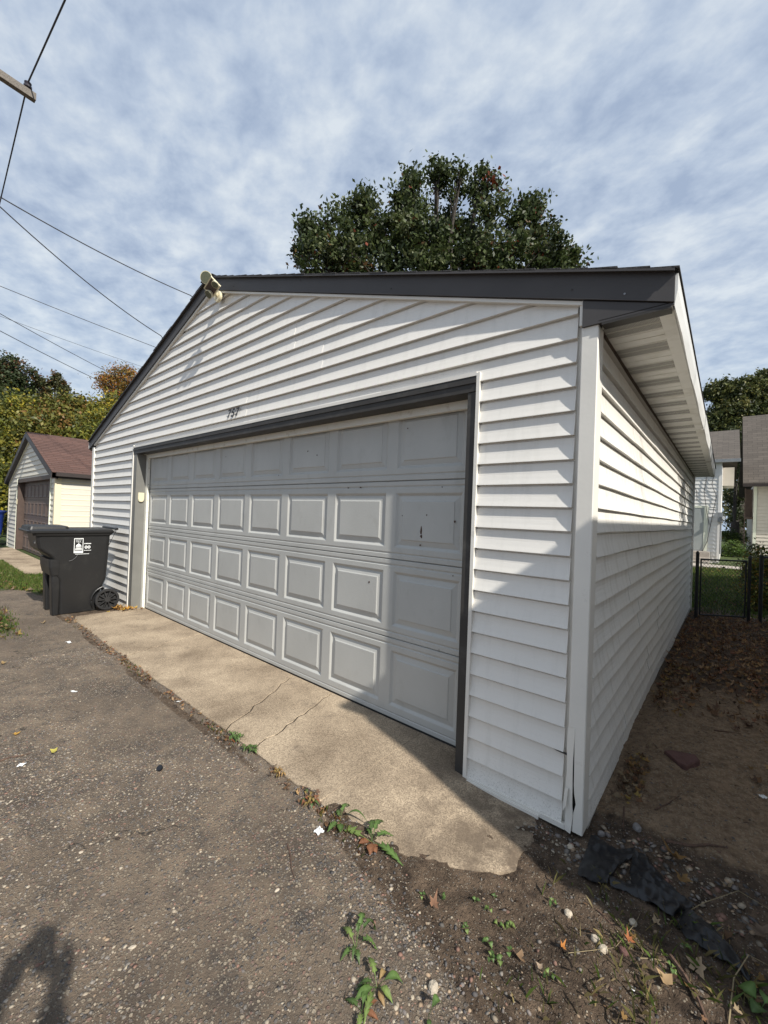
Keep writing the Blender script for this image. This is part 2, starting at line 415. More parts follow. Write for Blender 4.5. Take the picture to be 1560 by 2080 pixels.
def ground_mat():
    mt, nt, b = new_mat('ground')
    N = nt.nodes.new; L = nt.links.new
    geo = N('ShaderNodeNewGeometry')
    at = N('ShaderNodeAttribute'); at.attribute_name = 'zone'
    sc = N('ShaderNodeSeparateColor'); L(at.outputs['Color'], sc.inputs[0])
    def noise(s, det=6, ro=0.6):
        n = N('ShaderNodeTexNoise'); n.inputs['Scale'].default_value = s; n.inputs['Detail'].default_value = det
        n.inputs['Roughness'].default_value = ro; L(geo.outputs['Position'], n.inputs['Vector']); return n.outputs[0]
    def mr(x, a, b_, c=0.0, d=1.0):
        r = N('ShaderNodeMapRange'); r.inputs[1].default_value = a; r.inputs[2].default_value = b_; r.inputs[3].default_value = c; r.inputs[4].default_value = d
        L(x, r.inputs[0]); return r.outputs[0]
    def mix(f, a, b_, mode='MIX'):
        x = N('ShaderNodeMixRGB'); x.blend_type = mode
        for i, v in ((0, f), (1, a), (2, b_)):
            if isinstance(v, (int, float)): x.inputs[i].default_value = v
            elif isinstance(v, tuple): x.inputs[i].default_value = lin(v)
            else: L(v, x.inputs[i])
        return x.outputs[0]
    def math_(op, a, b_):
        x = N('ShaderNodeMath'); x.operation = op
        for i, v in enumerate((a, b_)):
            if isinstance(v, (int, float)): x.inputs[i].default_value = v
            else: L(v, x.inputs[i])
        return x.outputs[0]
    # stones bedded in the old tarmac
    wob = N('ShaderNodeVectorMath'); wob.operation = 'ADD'; 
    nz = N('ShaderNodeTexNoise'); nz.inputs['Scale'].default_value = 40; L(geo.outputs['Position'], nz.inputs['Vector'])
    sv = N('ShaderNodeVectorMath'); sv.operation = 'SCALE'; sv.inputs['Scale'].default_value = 0.012; L(nz.outputs['Color'], sv.inputs[0])
    L(geo.outputs['Position'], wob.inputs[0]); L(sv.outputs[0], wob.inputs[1])
    def voro(s):
        v = N('ShaderNodeTexVoronoi'); v.inputs['Scale'].default_value = s; L(wob.outputs[0], v.inputs['Vector']); return v
    v1 = voro(80); v2 = voro(150)
    c1 = N('ShaderNodeSeparateColor'); L(v1.outputs['Color'], c1.inputs[0])
    c2 = N('ShaderNodeSeparateColor'); L(v2.outputs['Color'], c2.inputs[0])
    big = noise(1.3, 5)
    # asphalt binder
    base = mix(mr(big, 0.38, 0.62), (0.112, 0.086, 0.065), (0.235, 0.180, 0.130))
    base = mix(mr(noise(7, 7, 0.7), 0.45, 0.7), base, (0.06, 0.052, 0.047))
    pal = N('ShaderNodeValToRGB'); els = pal.color_ramp.elements
    els[0].position = 0.0; els[0].color = lin((0.10, 0.095, 0.095)); els[1].position = 1.0; els[1].color = lin((0.40, 0.34, 0.26))
    for p, c in ((0.35, (0.19, 0.17, 0.15)), (0.55, (0.24, 0.15, 0.12)), (0.75, (0.33, 0.27, 0.2))):
        e_ = els.new(p); e_.color = lin(c)
    L(c1.outputs[1], pal.inputs[0])
    st1 = math_('MULTIPLY', mr(c1.outputs[0], 0.42, 0.47), mr(v1.outputs['Distance'], 0.50, 0.36))
    pal2 = N('ShaderNodeValToRGB'); pal2.color_ramp.elements[0].color = lin((0.12, 0.11, 0.10)); pal2.color_ramp.elements[1].color = lin((0.34, 0.285, 0.215))
    L(c2.outputs[1], pal2.inputs[0])
    st2 = math_('MULTIPLY', mr(c2.outputs[0], 0.45, 0.5), mr(v2.outputs['Distance'], 0.50, 0.38))
    dens = mr(noise(1.15, 6, 0.65), 0.40, 0.56, 0.42, 1.0)
    dust = math_('SUBTRACT', 1.0, dens)
    base = mix(math_('MULTIPLY', dust, 0.6), base, (0.195, 0.152, 0.115))
    # old cracks, broken up by noise
    vc = N('ShaderNodeTexVoronoi'); vc.feature = 'DISTANCE_TO_EDGE'; vc.inputs['Scale'].default_value = 0.62
    nw = N('ShaderNodeTexNoise'); nw.inputs['Scale'].default_value = 3.5; nw.inputs['Detail'].default_value = 7; L(geo.outputs['Position'], nw.inputs['Vector'])
    s2_ = N('ShaderNodeVectorMath'); s2_.operation = 'SCALE'; s2_.inputs['Scale'].default_value = 0.5; L(nw.outputs['Color'], s2_.inputs[0])
    a2_ = N('ShaderNodeVectorMath'); a2_.operation = 'ADD'; L(geo.outputs['Position'], a2_.inputs[0]); L(s2_.outputs[0], a2_.inputs[1]); L(a2_.outputs[0], vc.inputs['Vector'])
    ck = math_('MULTIPLY', mr(vc.outputs['Distance'], 0.0030, 0.0008), mr(noise(1.9, 3), 0.50, 0.56))
    asph = mix(math_('MULTIPLY', st2, dens), base, pal2.outputs[0])
    asph = mix(math_('MULTIPLY', st1, dens), asph, pal.outputs[0])
    asph = mix(math_('MULTIPLY', ck, 0.8), asph, (0.03, 0.026, 0.022))
    # soil
    soil = mix(mr(noise(14, 8, 0.7), 0.35, 0.68), (0.040, 0.028, 0.020), (0.165, 0.118, 0.082))
    soil = mix(math_('MULTIPLY', mr(c2.outputs[0], 0.80, 0.83), mr(v2.outputs['Distance'], 0.45, 0.35)), soil, pal2.outputs[0])
    sand = mix(mr(noise(25, 8, 0.7), 0.35, 0.65), (0.15, 0.10, 0.064), (0.32, 0.232, 0.152))
    sand = mix(math_('MULTIPLY', mr(c2.outputs[0], 0.86, 0.9), 0.6), sand, (0.34, 0.28, 0.2))
    grass = mix(mr(noise(6, 6), 0.4, 0.65), (0.035, 0.055, 0.016), (0.075, 0.10, 0.03))
    grass = mix(mr(noise(11, 6, 0.7), 0.56, 0.7), grass, (0.13, 0.10, 0.05))
    edge = math_('SUBTRACT', noise(16, 7, 0.65), 0.5)
    def zone(chan):
        return mr(math_('ADD', chan, math_('MULTIPLY', edge, 0.8)), 0.40, 0.60)
    col = mix(zone(sc.outputs[0]), asph, soil)
    col = mix(zone(sc.outputs[1]), col, sand)
    col = mix(zone(sc.outputs[2]), col, grass)
    L(col, b.inputs['Base Color'])
    b.inputs['Roughness'].default_value = 0.93; b.inputs['Specular IOR Level'].default_value = 0.25
    h = math_('ADD', math_('MULTIPLY', st1, 0.9), math_('MULTIPLY', st2, 0.6))
    h = math_('ADD', h, math_('MULTIPLY', noise(120, 6, 0.7), 1.9))
    h = math_('ADD', h, math_('MULTIPLY', noise(25, 6, 0.7), 1.4))
    bp = N('ShaderNodeBump'); bp.inputs['Strength'].default_value = 0.9; bp.inputs['Distance'].default_value = 0.006
    L(h, bp.inputs['Height']); L(bp.outputs[0], b.inputs['Normal'])
    return mt
M['ground'] = ground_mat()

# ================================================================== GROUND
def smooth(a, b, x):
    t = np.clip((np.asarray(x, float)-a)/(b-a), 0, 1); return t*t*(3-2*t)
def asph_edge(x):
    return np.interp(x, [-60, -7, -3.0, -2.2, -1.2, -0.3, 4.5, 4.80, 5.30, 5.56, 6.2, 7.0, 60],
                        [-1.2, -1.15, -1.05, -0.62, -0.60, -0.62, -0.70, -0.79, -0.88, -0.97, -1.30, -1.5, -1.5])
def gz(x, y):
    x = np.asarray(x, float); y = np.asarray(y, float)
    flat = -0.016 + 0.0*x
    side = np.interp(y, [-3, -1.2, -0.5, 0, 0.6, 1.4, 3.2, 5.5, 7.2, 12, 200], [-0.018, -0.018, -0.03, -0.03, 0.0, 0.035, 0.02, -0.05, -0.12, -0.1, -0.1])
    w = smooth(5.2, 5.75, x)
    z = flat*(1-w) + side*w
    w2 = smooth(7.0, 8.5, y)*(1-w); z = z*(1-w2) + (-0.1)*w2
    soil = smooth(-0.06, 0.08, y - asph_edge(x)) * smooth(4.5, 4.9, x)
    near = np.exp(-((x-5.6)**2 + (y+0.8)**2)/30.0)
    z = z + soil*near*((fbm(x, y, 9, 4, 3)-0.5)*0.045 + (fbm(x, y, 38, 3, 9)-0.5)*0.022)
    z = z + (1-soil)*near*((fbm(x, y, 2.5, 3, 21)-0.5)*0.018)
    # small gully of crumbled tarmac along the break line
    d = (y - asph_edge(x))
    z = z - np.exp(-(d/0.05)**2)*0.010*near*smooth(4.4, 4.8, x)
    if x.ndim >= 1 or True:
        rid = np.array([(4.45, -.700), (4.6, -.70), (4.78, -.69), (4.93, -.655), (5.06, -.60), (5.17, -.545), (5.27, -.49), (5.345, -.425), (5.38, -.37), (5.37, -.29), (5.40, -.20), (5.38, -.10)])
        dmin = np.full(np.shape(x), 9.0)
        for (a0, a1), (b0, b1) in zip(rid[:-1], rid[1:]):
            vx, vy = b0-a0, b1-a1; t = np.clip(((x-a0)*vx+(y-a1)*vy)/(vx*vx+vy*vy), 0, 1)
            dmin = np.minimum(dmin, np.hypot(x-a0-t*vx, y-a1-t*vy))
        z = z + np.exp(-(dmin/0.075)**2)*(0.010 + 0.030*(fbm(x, y, 14, 4, 61)-0.38))
        ed_ = np.abs(y + 0.662 + 0.0095*x); z = z + np.exp(-(ed_/0.03)**2)*((x > 0.1) & (x < 4.5))*(0.010 + 0.022*(fbm(x, y, 12, 3, 66)-.42))
        z = z - 0.046*smooth(4.55, 5.15, x)*(1-smooth(5.45, 5.75, x))*smooth(-1.0, -.55, y)
    return z
def axis_pts(lo, a, b, hi, step, grow=1.12):
    c = list(np.arange(a, b, step)); 
    s = step; p = a; left = []
    while p > lo: s *= grow; p -= s; left.append(p)
    s = step; p = c[-1]; right = []
    while p < hi: s *= grow; p += s; right.append(p)
    return np.array(left[::-1] + c + right)
gx = axis_pts(-160, 3.6, 6.9, 130, 0.022)
gy = axis_pts(-60, -2.0, 1.6, 180, 0.022)
GX, GY = np.meshgrid(gx, gy, indexing='xy')
GZ = gz(GX, GY)
# ground stays a little under the garage slab
inside = (GX > -2.0) & (GX < 5.5) & (GY > 0.05) & (GY < 7.1)
GZ[inside] = -0.05
inside = (GX > -0.08) & (GX < 4.55) & (GY > -0.62) & (GY < 0.1)
GZ[inside] = -0.07
V = np.stack([GX.ravel(), GY.ravel(), GZ.ravel()], 1)
nx, ny = len(gx), len(gy)
I = (np.arange(ny-1)[:, None]*nx + np.arange(nx-1)[None, :]).ravel()
F = np.stack([I, I+1, I+nx+1, I+nx], 1)
xx, yy = V[:, 0], V[:, 1]
soil = smooth(-0.05, 0.05, yy - asph_edge(xx))
band = np.exp(-((yy+0.725+0.0095*xx+.03*(fbm(xx, yy, 3, 3, 33)-.5))/0.035)**2)*(xx > -1)*(xx < 4.9)*smooth(.35, .55, fbm(xx, yy, 2.2, 3, 55))
soil = np.maximum(soil, band*.9)
sand = smooth(5.40, 5.5, xx)*smooth(0.05, 0.45, yy)*(1-smooth(1.9, 2.9, yy))*(1-smooth(6.35, 6.8, xx + 0.0*yy))
sand = np.maximum(sand, 0)
grass = smooth(6.9, 8.5, yy)
gl = ((xx < -2.3) & (yy > asph_edge(xx)+0.02)).astype(float)
grass = np.maximum(grass, gl)
patch = np.exp(-(((xx+0.6)/1.1)**2 + ((yy+1.28)/0.16)**2))
grass = np.maximum(grass, smooth(0.35, 0.7, patch)*0.75)
zone = np.stack([soil, sand, grass, np.ones_like(soil)], 1)
ground = np_mesh('ground', V, F, M['ground'], col=zone, attr='zone', smooth=True)
tag(ground, 'gravelly grey-brown alley tarmac giving way to bare soil and lawn', kind='structure')

# ------------------------------------------------------------ apron slabs
def slab_piece(poly, parent, name='slab', z1=0.0, z0=-0.11, m=None, slope=False):
    mb = MB(); n = len(poly)
    ins = []
    cx = sum(p[0] for p in poly)/n; cy = sum(p[1] for p in poly)/n
    dz = [(-.048*float(smooth(4.55, 5.2, p[0])) if slope else 0.0) for p in poly]
    top = []
    for i_, (x, y) in enumerate(poly):
        d = math.hypot(x-cx, y-cy); top.append((x-(x-cx)/d*0.004, y-(y-cy)/d*0.004, z1+dz[i_]))
    mid = [(x, y, z1-0.005+dz[i_]) for i_, (x, y) in enumerate(poly)]; bot = [(x, y, z0) for x, y in poly]
    b = 0
    mb.v = bot + mid + top
    for r in range(2):
        for i in range(n):
            j = (i+1) % n; mb.f.append((r*n+i, r*n+j, (r+1)*n+j, (r+1)*n+i))
    mb.f.append(tuple(range(2*n, 3*n)))
    return mb.build(name, m or M['concrete'], parent)
apron = empty('driveway_apron', (2.6, -0.3, 0)); apron['kind'] = 'structure'
apron['label'] = 'worn tan concrete apron in front of the wide garage door'
apron.location = (0, 0, 0)
rr = random.Random(3)
def crack(p0, p1, n=14, amp=0.018):
    pts = []
    for i in range(n+1):
        t = i/n; x = p0[0]+(p1[0]-p0[0])*t; y = p0[1]+(p1[1]-p0[1])*t
        pts.append((x + (rr.uniform(-amp, amp) if 0 < i < n else 0), y))
    return pts
cA = crack((1.561, 0.16), (1.778, -0.665)); cB = crack((3.22, 0.16), (3.63, -0.675)); cC = crack((3.70, 0.16), (3.945, -0.680))
edge_pts = lambda x0, x1, n: [(x0+(x1-x0)*i/n, -0.655-0.0095*(x0+(x1-x0)*i/n) + rr.uniform(-0.006, 0.006)) for i in range(1, n)]
def off(c, d): return [(x+d, y) for x, y in c]
G_ = 0.0052
slab_piece([(-0.13, 0.16), (-0.13, -0.60)] + edge_pts(-0.13, 1.77, 9) + off(cA, -G_)[::-1], apron)
slab_piece(off(cA, G_) + edge_pts(1.78, 3.62, 9) + off(cB, -G_)[::-1], apron)
slab_piece(off(cB, G_) + edge_pts(3.63, 3.93, 3) + off(cC, -G_)[::-1], apron)
endp = [(4.3, -0.695), (4.6, -0.70), (4.78, -0.69), (4.93, -0.655), (5.06, -0.60), (5.17, -0.545), (5.27, -0.49), (5.345, -0.425), (5.38, -0.37), (5.37, -0.29), (5.40, -0.20), (5.38, -0.10), (5.36, -0.03), (4.9, -0.01), (4.885, 0.16)]
sp_ = slab_piece(off(cC, G_) + [(4.3, -0.695), (4.55, -0.70), (4.55, 0.16)], apron)
def slope_end():
    xs_ = [4.5505, 4.65, 4.75, 4.85, 4.9495, 5.06, 5.17, 5.27, 5.345, 5.385]
    lo_ = np.interp(xs_, [p[0] for p in endp[1:8]]+[5.385], [p[1] for p in endp[1:8]]+[-.36])
    hi_ = [.16, .16, .16, .16, -.002, -.004, -.01, -.012, -.02, -.09]
    mb = MB(); nrow = 12; rg_ = random.Random(4)
    for i, x in enumerate(xs_):
        for j in range(nrow+1):
            y = lo_[i] + (hi_[i]-lo_[i])*j/nrow
            xx_ = x + (rg_.uniform(-.012, .012) if i == len(xs_)-1 else 0); y += rg_.uniform(-.008, .008) if (j == 0 and i) else 0
            mb.v.append((xx_, y, -.048*float(smooth(4.55, 5.2, x)) - (.006 if (j == 0 or i == len(xs_)-1) else 0)))
    n_ = nrow+1
    for i in range(len(xs_)-1):
        for j in range(nrow): mb.f.append((i*n_+j, (i+1)*n_+j, (i+1)*n_+j+1, i*n_+j+1))
    rim = [i*n_ for i in range(len(xs_))] + [(len(xs_)-1)*n_+j for j in range(1, n_)] + [i*n_+nrow for i in range(len(xs_)-2, -1, -1)] + [j for j in range(nrow-1, 0, -1)]
    b_ = len(mb.v); mb.v += [(mb.v[k][0], mb.v[k][1], -.16) for k in rim]
    for k in range(len(rim)): q = (k+1) % len(rim); mb.f.append((rim[q], rim[k], b_+k, b_+q))
    mb.build('slab', M['concrete'], apron)
slope_end()
M['crack_shade'] = mat('shade_in_crack', (0.035, 0.026, 0.018), 0.95, 0.5, 60)  # soil-coloured dark strips put into the slab cracks for their shade
for cc_ in (cA, cB, cC):
    mb = MB(); q_ = [p for p in cc_ if p[1] < .158]; n_ = len(q_)
    for p in q_: mb.v += [(p[0]-.0056, p[1], -.0045), (p[0]+.0056, p[1], -.0045), (p[0]+.0056, p[1], -.03), (p[0]-.0056, p[1], -.03)]
    for i in range(n_-1):
        for a_, b2_ in ((0, 1), (1, 2), (2, 3), (3, 0)): mb.f.append((4*i+a_, 4*i+b2_, 4*i+4+b2_, 4*i+4+a_))
    mb.build('crack_shade_strip', M['crack_shade'], apron)
# neighbour's drive, far end of the alley
ap2 = tag(slab_piece([(-10.6, 0.18), (-10.6, -0.75), (-5.2, -0.62), (-4.3, -0.35), (-4.3, 0.18)], None, 'neighbour_driveway', 0.0, -0.1), 'small concrete pad before the brown garage door', kind='structure')
fp = tag(slab_piece([(3.0, 17.3), (9.5, 17.3), (9.5, 18.6), (3.0, 18.6)], None, 'garden_path', -0.07, -0.2, M['step']), 'pinkish concrete path crossing the back garden', kind='structure')

# ================================================================== GARAGE
S = 0.1155; LAP0 = 1.694 - 15*S        # lap line heights
XR = 5.558; XL = -2.07; YB = 7.18; PX = 1.83; ZPK = 3.814; SL = 0.3415
garage = empty('garage', (0, 0, 0))
garage.location = (0, 0.018, 0)
tag(garage, 'wide white vinyl-sided double garage with a grey panelled door and charcoal trim', 'garage')

PROF = [(-0.009, 1.0), (-0.008, 0.945), (0.0008, 0.90), (0.0014, 0.80), (0.0026, 0.63), (0.0056, 0.46), (0.0118, 0.22), (0.0178, 0.03), (0.0184, 0.0), (-0.009, 0.0)]
def board(parent, mtl, p, d, nrm, z, h, a0, a1, b0=None, b1=None, out=0.0, name='siding_board', wave=0.0):
    """clapboard: p origin on wall (xy), d along, nrm outward; [a0,a1] extent at bottom, [b0,b1] at top"""
    if b0 is None: b0 = a0
    if b1 is None: b1 = a1
    n = len(PROF); mb = MB()
    ns = max(1, int(abs(a1-a0)/0.28)) if wave > 0 else 1
    for k in range(ns+1):
        f = k/ns
        for o_, t in PROF:
            s_ = (a0+(b0-a0)*t)*(1-f) + (a1+(b1-a1)*t)*f
            wz = wo = 0.0
            if wave > 0:
                wz = wave*(math.sin(s_*2.7+z*9)+.6*math.sin(s_*6.1+z*23))*(1-t); wo = wave*.7*(math.sin(s_*3.9+z*31)+.5*math.sin(s_*8.3+z*5))*(1-t)
            mb.v.append((p[0]+d[0]*s_+nrm[0]*(o_+out+wo), p[1]+d[1]*s_+nrm[1]*(o_+out+wo), z+h*t+wz))
    for k in range(ns):
        for i in range(n-1):
            mb.f.append((k*n+i, k*n+i+1, (k+1)*n+i+1, (k+1)*n+i))
        mb.f.append((k*n, (k+1)*n, (k+1)*n+n-1, k*n+n-1))
    mb.f.append(tuple(reversed(range(n)))); mb.f.append(tuple(range(ns*n, ns*n+n)))
    return mb.build(name, mtl, parent)

def wall_boards(parent, mtl, p, d, nrm, z, h, a0, a1, b0, b1, seams, name='siding_board'):
    cuts = [a0] + [s for s in seams if a0+0.3 < s < a1-0.3] + [a1]
    for i in range(len(cuts)-1):
        s0, s1 = cuts[i], cuts[i+1]
        t0 = b0 if i == 0 else s0; t1 = b1 if i == len(cuts)-2 else s1
        lap = 0.02 if i < len(cuts)-2 else 0
        if t1+lap - t0 < 0.02: continue
        board(parent, mtl, p, d, nrm, z, h, s0, s1+lap, t0, t1+lap, out=0.0018*(i % 2), name=name, wave=.0006)

rk = lambda z: (ZPK-0.06 - z)/SL     # half width of gable under the rake board
sr_ = random.Random(5)
k = -1
while True:
    z = LAP0 + S*k; 
    if z > ZPK-0.25: break
    h = S
    zb = max(z, -0.03)
    hb = z+h-zb
    if zb < 2.18 - 0.05:
        for (a0, a1) in ((XL+0.09, -0.245), (4.962, XR-0.098)):
            board(garage, M['siding'], (0, 0), (1, 0), (0, -1), zb, hb, a0, a1, wave=.0009)
    else:
        lim = [XL+0.09, XR-0.07]
        a0 = max(PX - rk(zb), XL+0.09); a1 = min(PX + rk(zb), XR-0.098)
        b0 = max(PX - rk(zb+hb), XL+0.09); b1 = min(PX + rk(zb+hb), XR-0.098)
        if b1-b0 < 0.02: b0 = b1 = PX
        idx = k % 4
        base = {0: [0.55, 3.25], 1: [0.55, 3.25], 2: [1.75, 4.2], 3: [1.75, 4.2]}[idx] if k % 8 < 4 else {0: [-0.7, 2.55], 1: [-0.7, 2.55], 2: [1.2, 3.6], 3: [1.2, 3.6]}[idx]
        if b1 > b0: wall_boards(garage, M['siding'], (0, 0), (1, 0), (0, -1), zb, hb, a0, a1, b0, b1, [s+sr_.uniform(-0.004, 0.004) for s in base])
    k += 1
# partial course just above the door head
zh = LAP0 + S*18
# side wall boards
Z_EAVE = 2.318
k = 0
while LAP0+S*k < Z_EAVE-0.01:
    z = LAP0+S*k; h = min(S, Z_EAVE-z)
    q = (k//2) % 4
    seams = [[0.95, 4.25], [1.9, 5.4], [2.5, 5.9], [1.35, 4.8]][q]
    cuts = [0.0] + [s+sr_.uniform(-.01, .01) for s in seams] + [YB-0.085-0.070-0.018]
    for i in range(3):
        s0, s1 = cuts[i], cuts[i+1]
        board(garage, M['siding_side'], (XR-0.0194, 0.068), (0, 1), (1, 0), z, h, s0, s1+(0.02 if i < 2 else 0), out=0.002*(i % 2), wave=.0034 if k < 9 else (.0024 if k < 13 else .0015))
    k += 1
# carcass behind the boards (split round the door opening)
c = MB()
c.box(XL+0.01, -0.13, 0.0115, 0.09, -0.06, 2.30).box(4.915, XR-0.028, 0.0115, 0.09, -0.06, 2.30)
c.box(-0.13, 4.915, 0.0115, 0.09, 2.135, 2.30)
c.build('front_wall', M['trim'], garage)
g = MB(); g.add([(XL+0.01, 0.0115, 2.3), (XR-0.014, 0.0115, 2.3), (PX, 0.0115, ZPK-0.14), (XL+0.01, 0.09, 2.3), (XR-0.014, 0.09, 2.3), (PX, 0.09, ZPK-0.14)],
               [(0, 1, 2), (5, 4, 3), (0, 3, 4, 1), (1, 4, 5, 2), (2, 5, 3, 0)])
g.build('gable_wall', M['trim'], garage)
w = MB(); w.box(XR-0.10, XR-0.026, 0.091, YB, -0.09, 2.30); w.build('side_wall', M['trim'], garage)
w = MB(); w.box(XL+0.01, XL+0.1, 0.091, YB, -0.09, 2.30); w.build('side_wall', M['trim'], garage)
w = MB(); w.box(XL+0.101, XR-0.101, YB-0.09, YB, -0.09, 2.30)
w.add([(XL, YB-0.09, 2.301), (XR, YB-0.09, 2.301), (PX, YB-0.09, ZPK-0.14), (XL, YB, 2.301), (XR, YB, 2.301), (PX, YB, ZPK-0.14)], [(0, 1, 2), (5, 4, 3), (0, 3, 4, 1), (1, 4, 5, 2), (2, 5, 3, 0)])
w.build('rear_wall', M['trim'], garage)
w = MB(); w.box(-0.13, 4.9, 0.20, 0.22, 0, 2.2); w.build('inner_wall', M['brown_wood'], garage)
w = MB(); w.box(XL+0.02, XR-0.012, 0.12, YB-0.02, -0.20, -0.005); w.build('floor_slab', M['concrete'], garage)
# concrete sill strip under the side boards
w = MB(); w.box(XR-0.024, XR-0.004, 0.080, YB-0.06, -0.13, LAP0-0.002); w.build('sill_strip', M['stucco'], garage)
# corner posts
def post(x0, x1, y0, y1, z0, z1, nm='corner_post'):
    mb = MB(); b_ = 0.004
    mb.loft([[(x0+b_, y0, z), (x1-b_, y0, z), (x1, y0+b_, z), (x1, y1, z), (x0, y1, z), (x0, y0+b_, z)] for z in (z0, z1)])
    return mb.build(nm, M['trim'], garage)
p_ = post(5.482, XR-0.002, -0.028, 0.066, 0.44, 2.3045)
# lower part of the post: split open with a curled flap
mb = MB()
rows = []
for i, z in enumerate(np.linspace(0.44, -0.033, 12)):
    t = i/11
    gap = 0.0022*smooth(0.15, 0.5, t) + 0.011*math.exp(-((z-0.10)/0.035)**2)
    rows.append([(5.511+float(gap), -0.0275, z), (XR-0.006, -0.028, z), (XR-0.002, -0.024, z), (XR-0.002, 0.066, z), (5.511+float(gap), 0.068, z)])
mb.loft(rows); lowp = mb.build('corner_post', M['trim'], garage); lowp['label'] = 'lower front corner post, split open along its length'
mb = MB()
rows = []
for i, z in enumerate(np.linspace(0.44, -0.045, 12)):
    t = i/11
    xr = 5.5095 + 0.002*math.sin(z*17) - 0.004*t + 0.006*math.exp(-((z-0.03)/0.05)**2)
    xl = 5.478 + 0.002*math.sin(z*31)
    yo = -0.029 - 0.007*float(smooth(0.45, 0.8, t))*abs(math.sin(z*9)) 
    rows.append([(xl, -0.022, z), (xr, yo, z), (xr+0.001, yo+0.003, z), (xl, 0.06, z)])
mb.loft(rows); fl = mb.build('torn_flap', M['trim'], garage); fl['label'] = 'torn strip of white vinyl curling from the corner post'
mb = MB(); mb.add([(5.476, -0.030, 0.155), (5.492, -0.036, 0.16), (5.486, -0.038, 0.08), (5.470, -0.036, 0.045), (5.473, -0.034, 0.11)], [(0, 4, 3, 2, 1)])
mb.add([(5.476, -0.028, 0.155), (5.492, -0.034, 0.16), (5.486, -0.036, 0.08), (5.470, -0.034, 0.045), (5.473, -0.032, 0.11)], [(0, 1, 2, 3, 4)])
mb.build('torn_flap', M['trim'], garage)
mb = MB(); mb.box(5.49, XR-0.028, 0.0, 0.06, -0.02, 0.46); mb.build('split_shade_box', M['black_number'], garage)  # black box behind the split, stands in for the shade inside the post
post(XL, XL+0.09, -0.028, 0.08, -0.05, 2.34)
post(XR-0.08, XR+0.012, YB-0.085, YB+0.01, -0.12, 2.30)
# J channels round the door
def jch(pts_boxes, nm='channel_trim'):
    for b_ in pts_boxes:
        mb = MB(); mb.box(*b_); mb.build(nm, M['trim'], garage)
jch([(4.942, 4.962, -0.024, 0.0, -0.045, 2.205), (-0.245, -0.222, -0.024, 0.0, -0.02, 2.225), (-0.222, 4.942, -0.024, 0.0, 2.190, 2.212)])
jch([(4.962, 5.476, -0.024, 0.0, -0.046, -0.024), (4.962, 5.36, -0.036, -0.025, -0.056, -0.034)])
# broken lap near the corner
mb = MB(); mb.add([(5.40, -0.0142, 0.3085), (5.478, -0.0142, 0.3085), (5.478, -0.0165, 0.298), (5.43, -0.0165, 0.3015)], [(0, 1, 2, 3)]); mb.build('crack_mark', M['black_number'], garage)
# dark aluminium door surround: face flanges, returns and head
mb = MB()
mb.box(4.888, 4.940, -0.016, 0.0, -0.05, 2.100); mb.box(4.888, 4.915, 0.0005, 0.185, -0.05, 2.100)
mb.build('door_casing', M['dark_trim'], garage)
mb = MB(); mb.box(-0.220, -0.108, -0.014, 0.0, -0.01, 2.100); mb.box(-0.13, -0.108, 0.0005, 0.185, -0.01, 2.100)
mb.build('door_casing', M['jamb'], garage)
mb = MB(); mb.box(-0.220, 4.940, -0.020, 0.0, 2.104, 2.188); mb.box(-0.220, 4.940, -0.028, -0.0205, 2.150, 2.176); mb.box(-0.108, 4.888, 0.0005, 0.185, 2.104, 2.130)
mb.build('door_casing', M['dark_trim'], garage)
mb = MB(); mb.box(-0.1075, -0.050, 0.104, 0.136, 0.004, 2.103); mb.build('door_stop', M['pvc'], garage)
for i in range(9):
    mb = MB(); zz_ = 0.12+0.225*i
    mb.disc((-0.0498, 0.121, zz_), (1, 0, 0), 0.0045, 0.0012, 8); mb.build('nail_head', M['rust'], garage)
mb = MB(); mb.box(4.842, 4.8875, 0.104, 0.136, 0.004, 2.103); mb.build('door_stop', M['pvc'], garage)
mb = MB(); mb.box(-0.0495, 4.8415, 0.102, 0.136, 2.052, 2.1035); mb.build('door_stop', M['pvc'], garage)

# ---------------------------------------------------------------- the door
gd = MB(); gd.box(-0.045, 4.835, 0.170, 0.183, 0.01, 2.17)
door = gd.build('garage_door', M['door'], garage)
YD = 0.142
PW, PH, PP = 0.520, 0.376, 0.610
def panel_mesh():
    rings = []
    for ins, y in ((0, 0), (0.004, 0.002), (0.017, 0.0125), (0.021, 0.0135), (0.050, 0.0065), (0.053, 0.0055), (0.058, 0.0015), (0.061, 0.0010)):
        rings.append([(ins, y, ins), (PW-ins, y, ins), (PW-ins, y, PH-ins), (ins, y, PH-ins)])
    mb = MB(); mb.loft(rings, cap=False); b_ = len(mb.v)-4
    mb.f.append((b_, b_+1, b_+2, b_+3))
    me = bpy.data.meshes.new('panel'); me.from_pydata(mb.v, [], mb.f); me.materials.append(M['door']); me.update()
    return me
pm = panel_mesh()
tops = [2.092, 1.550, 1.008, 0.466]
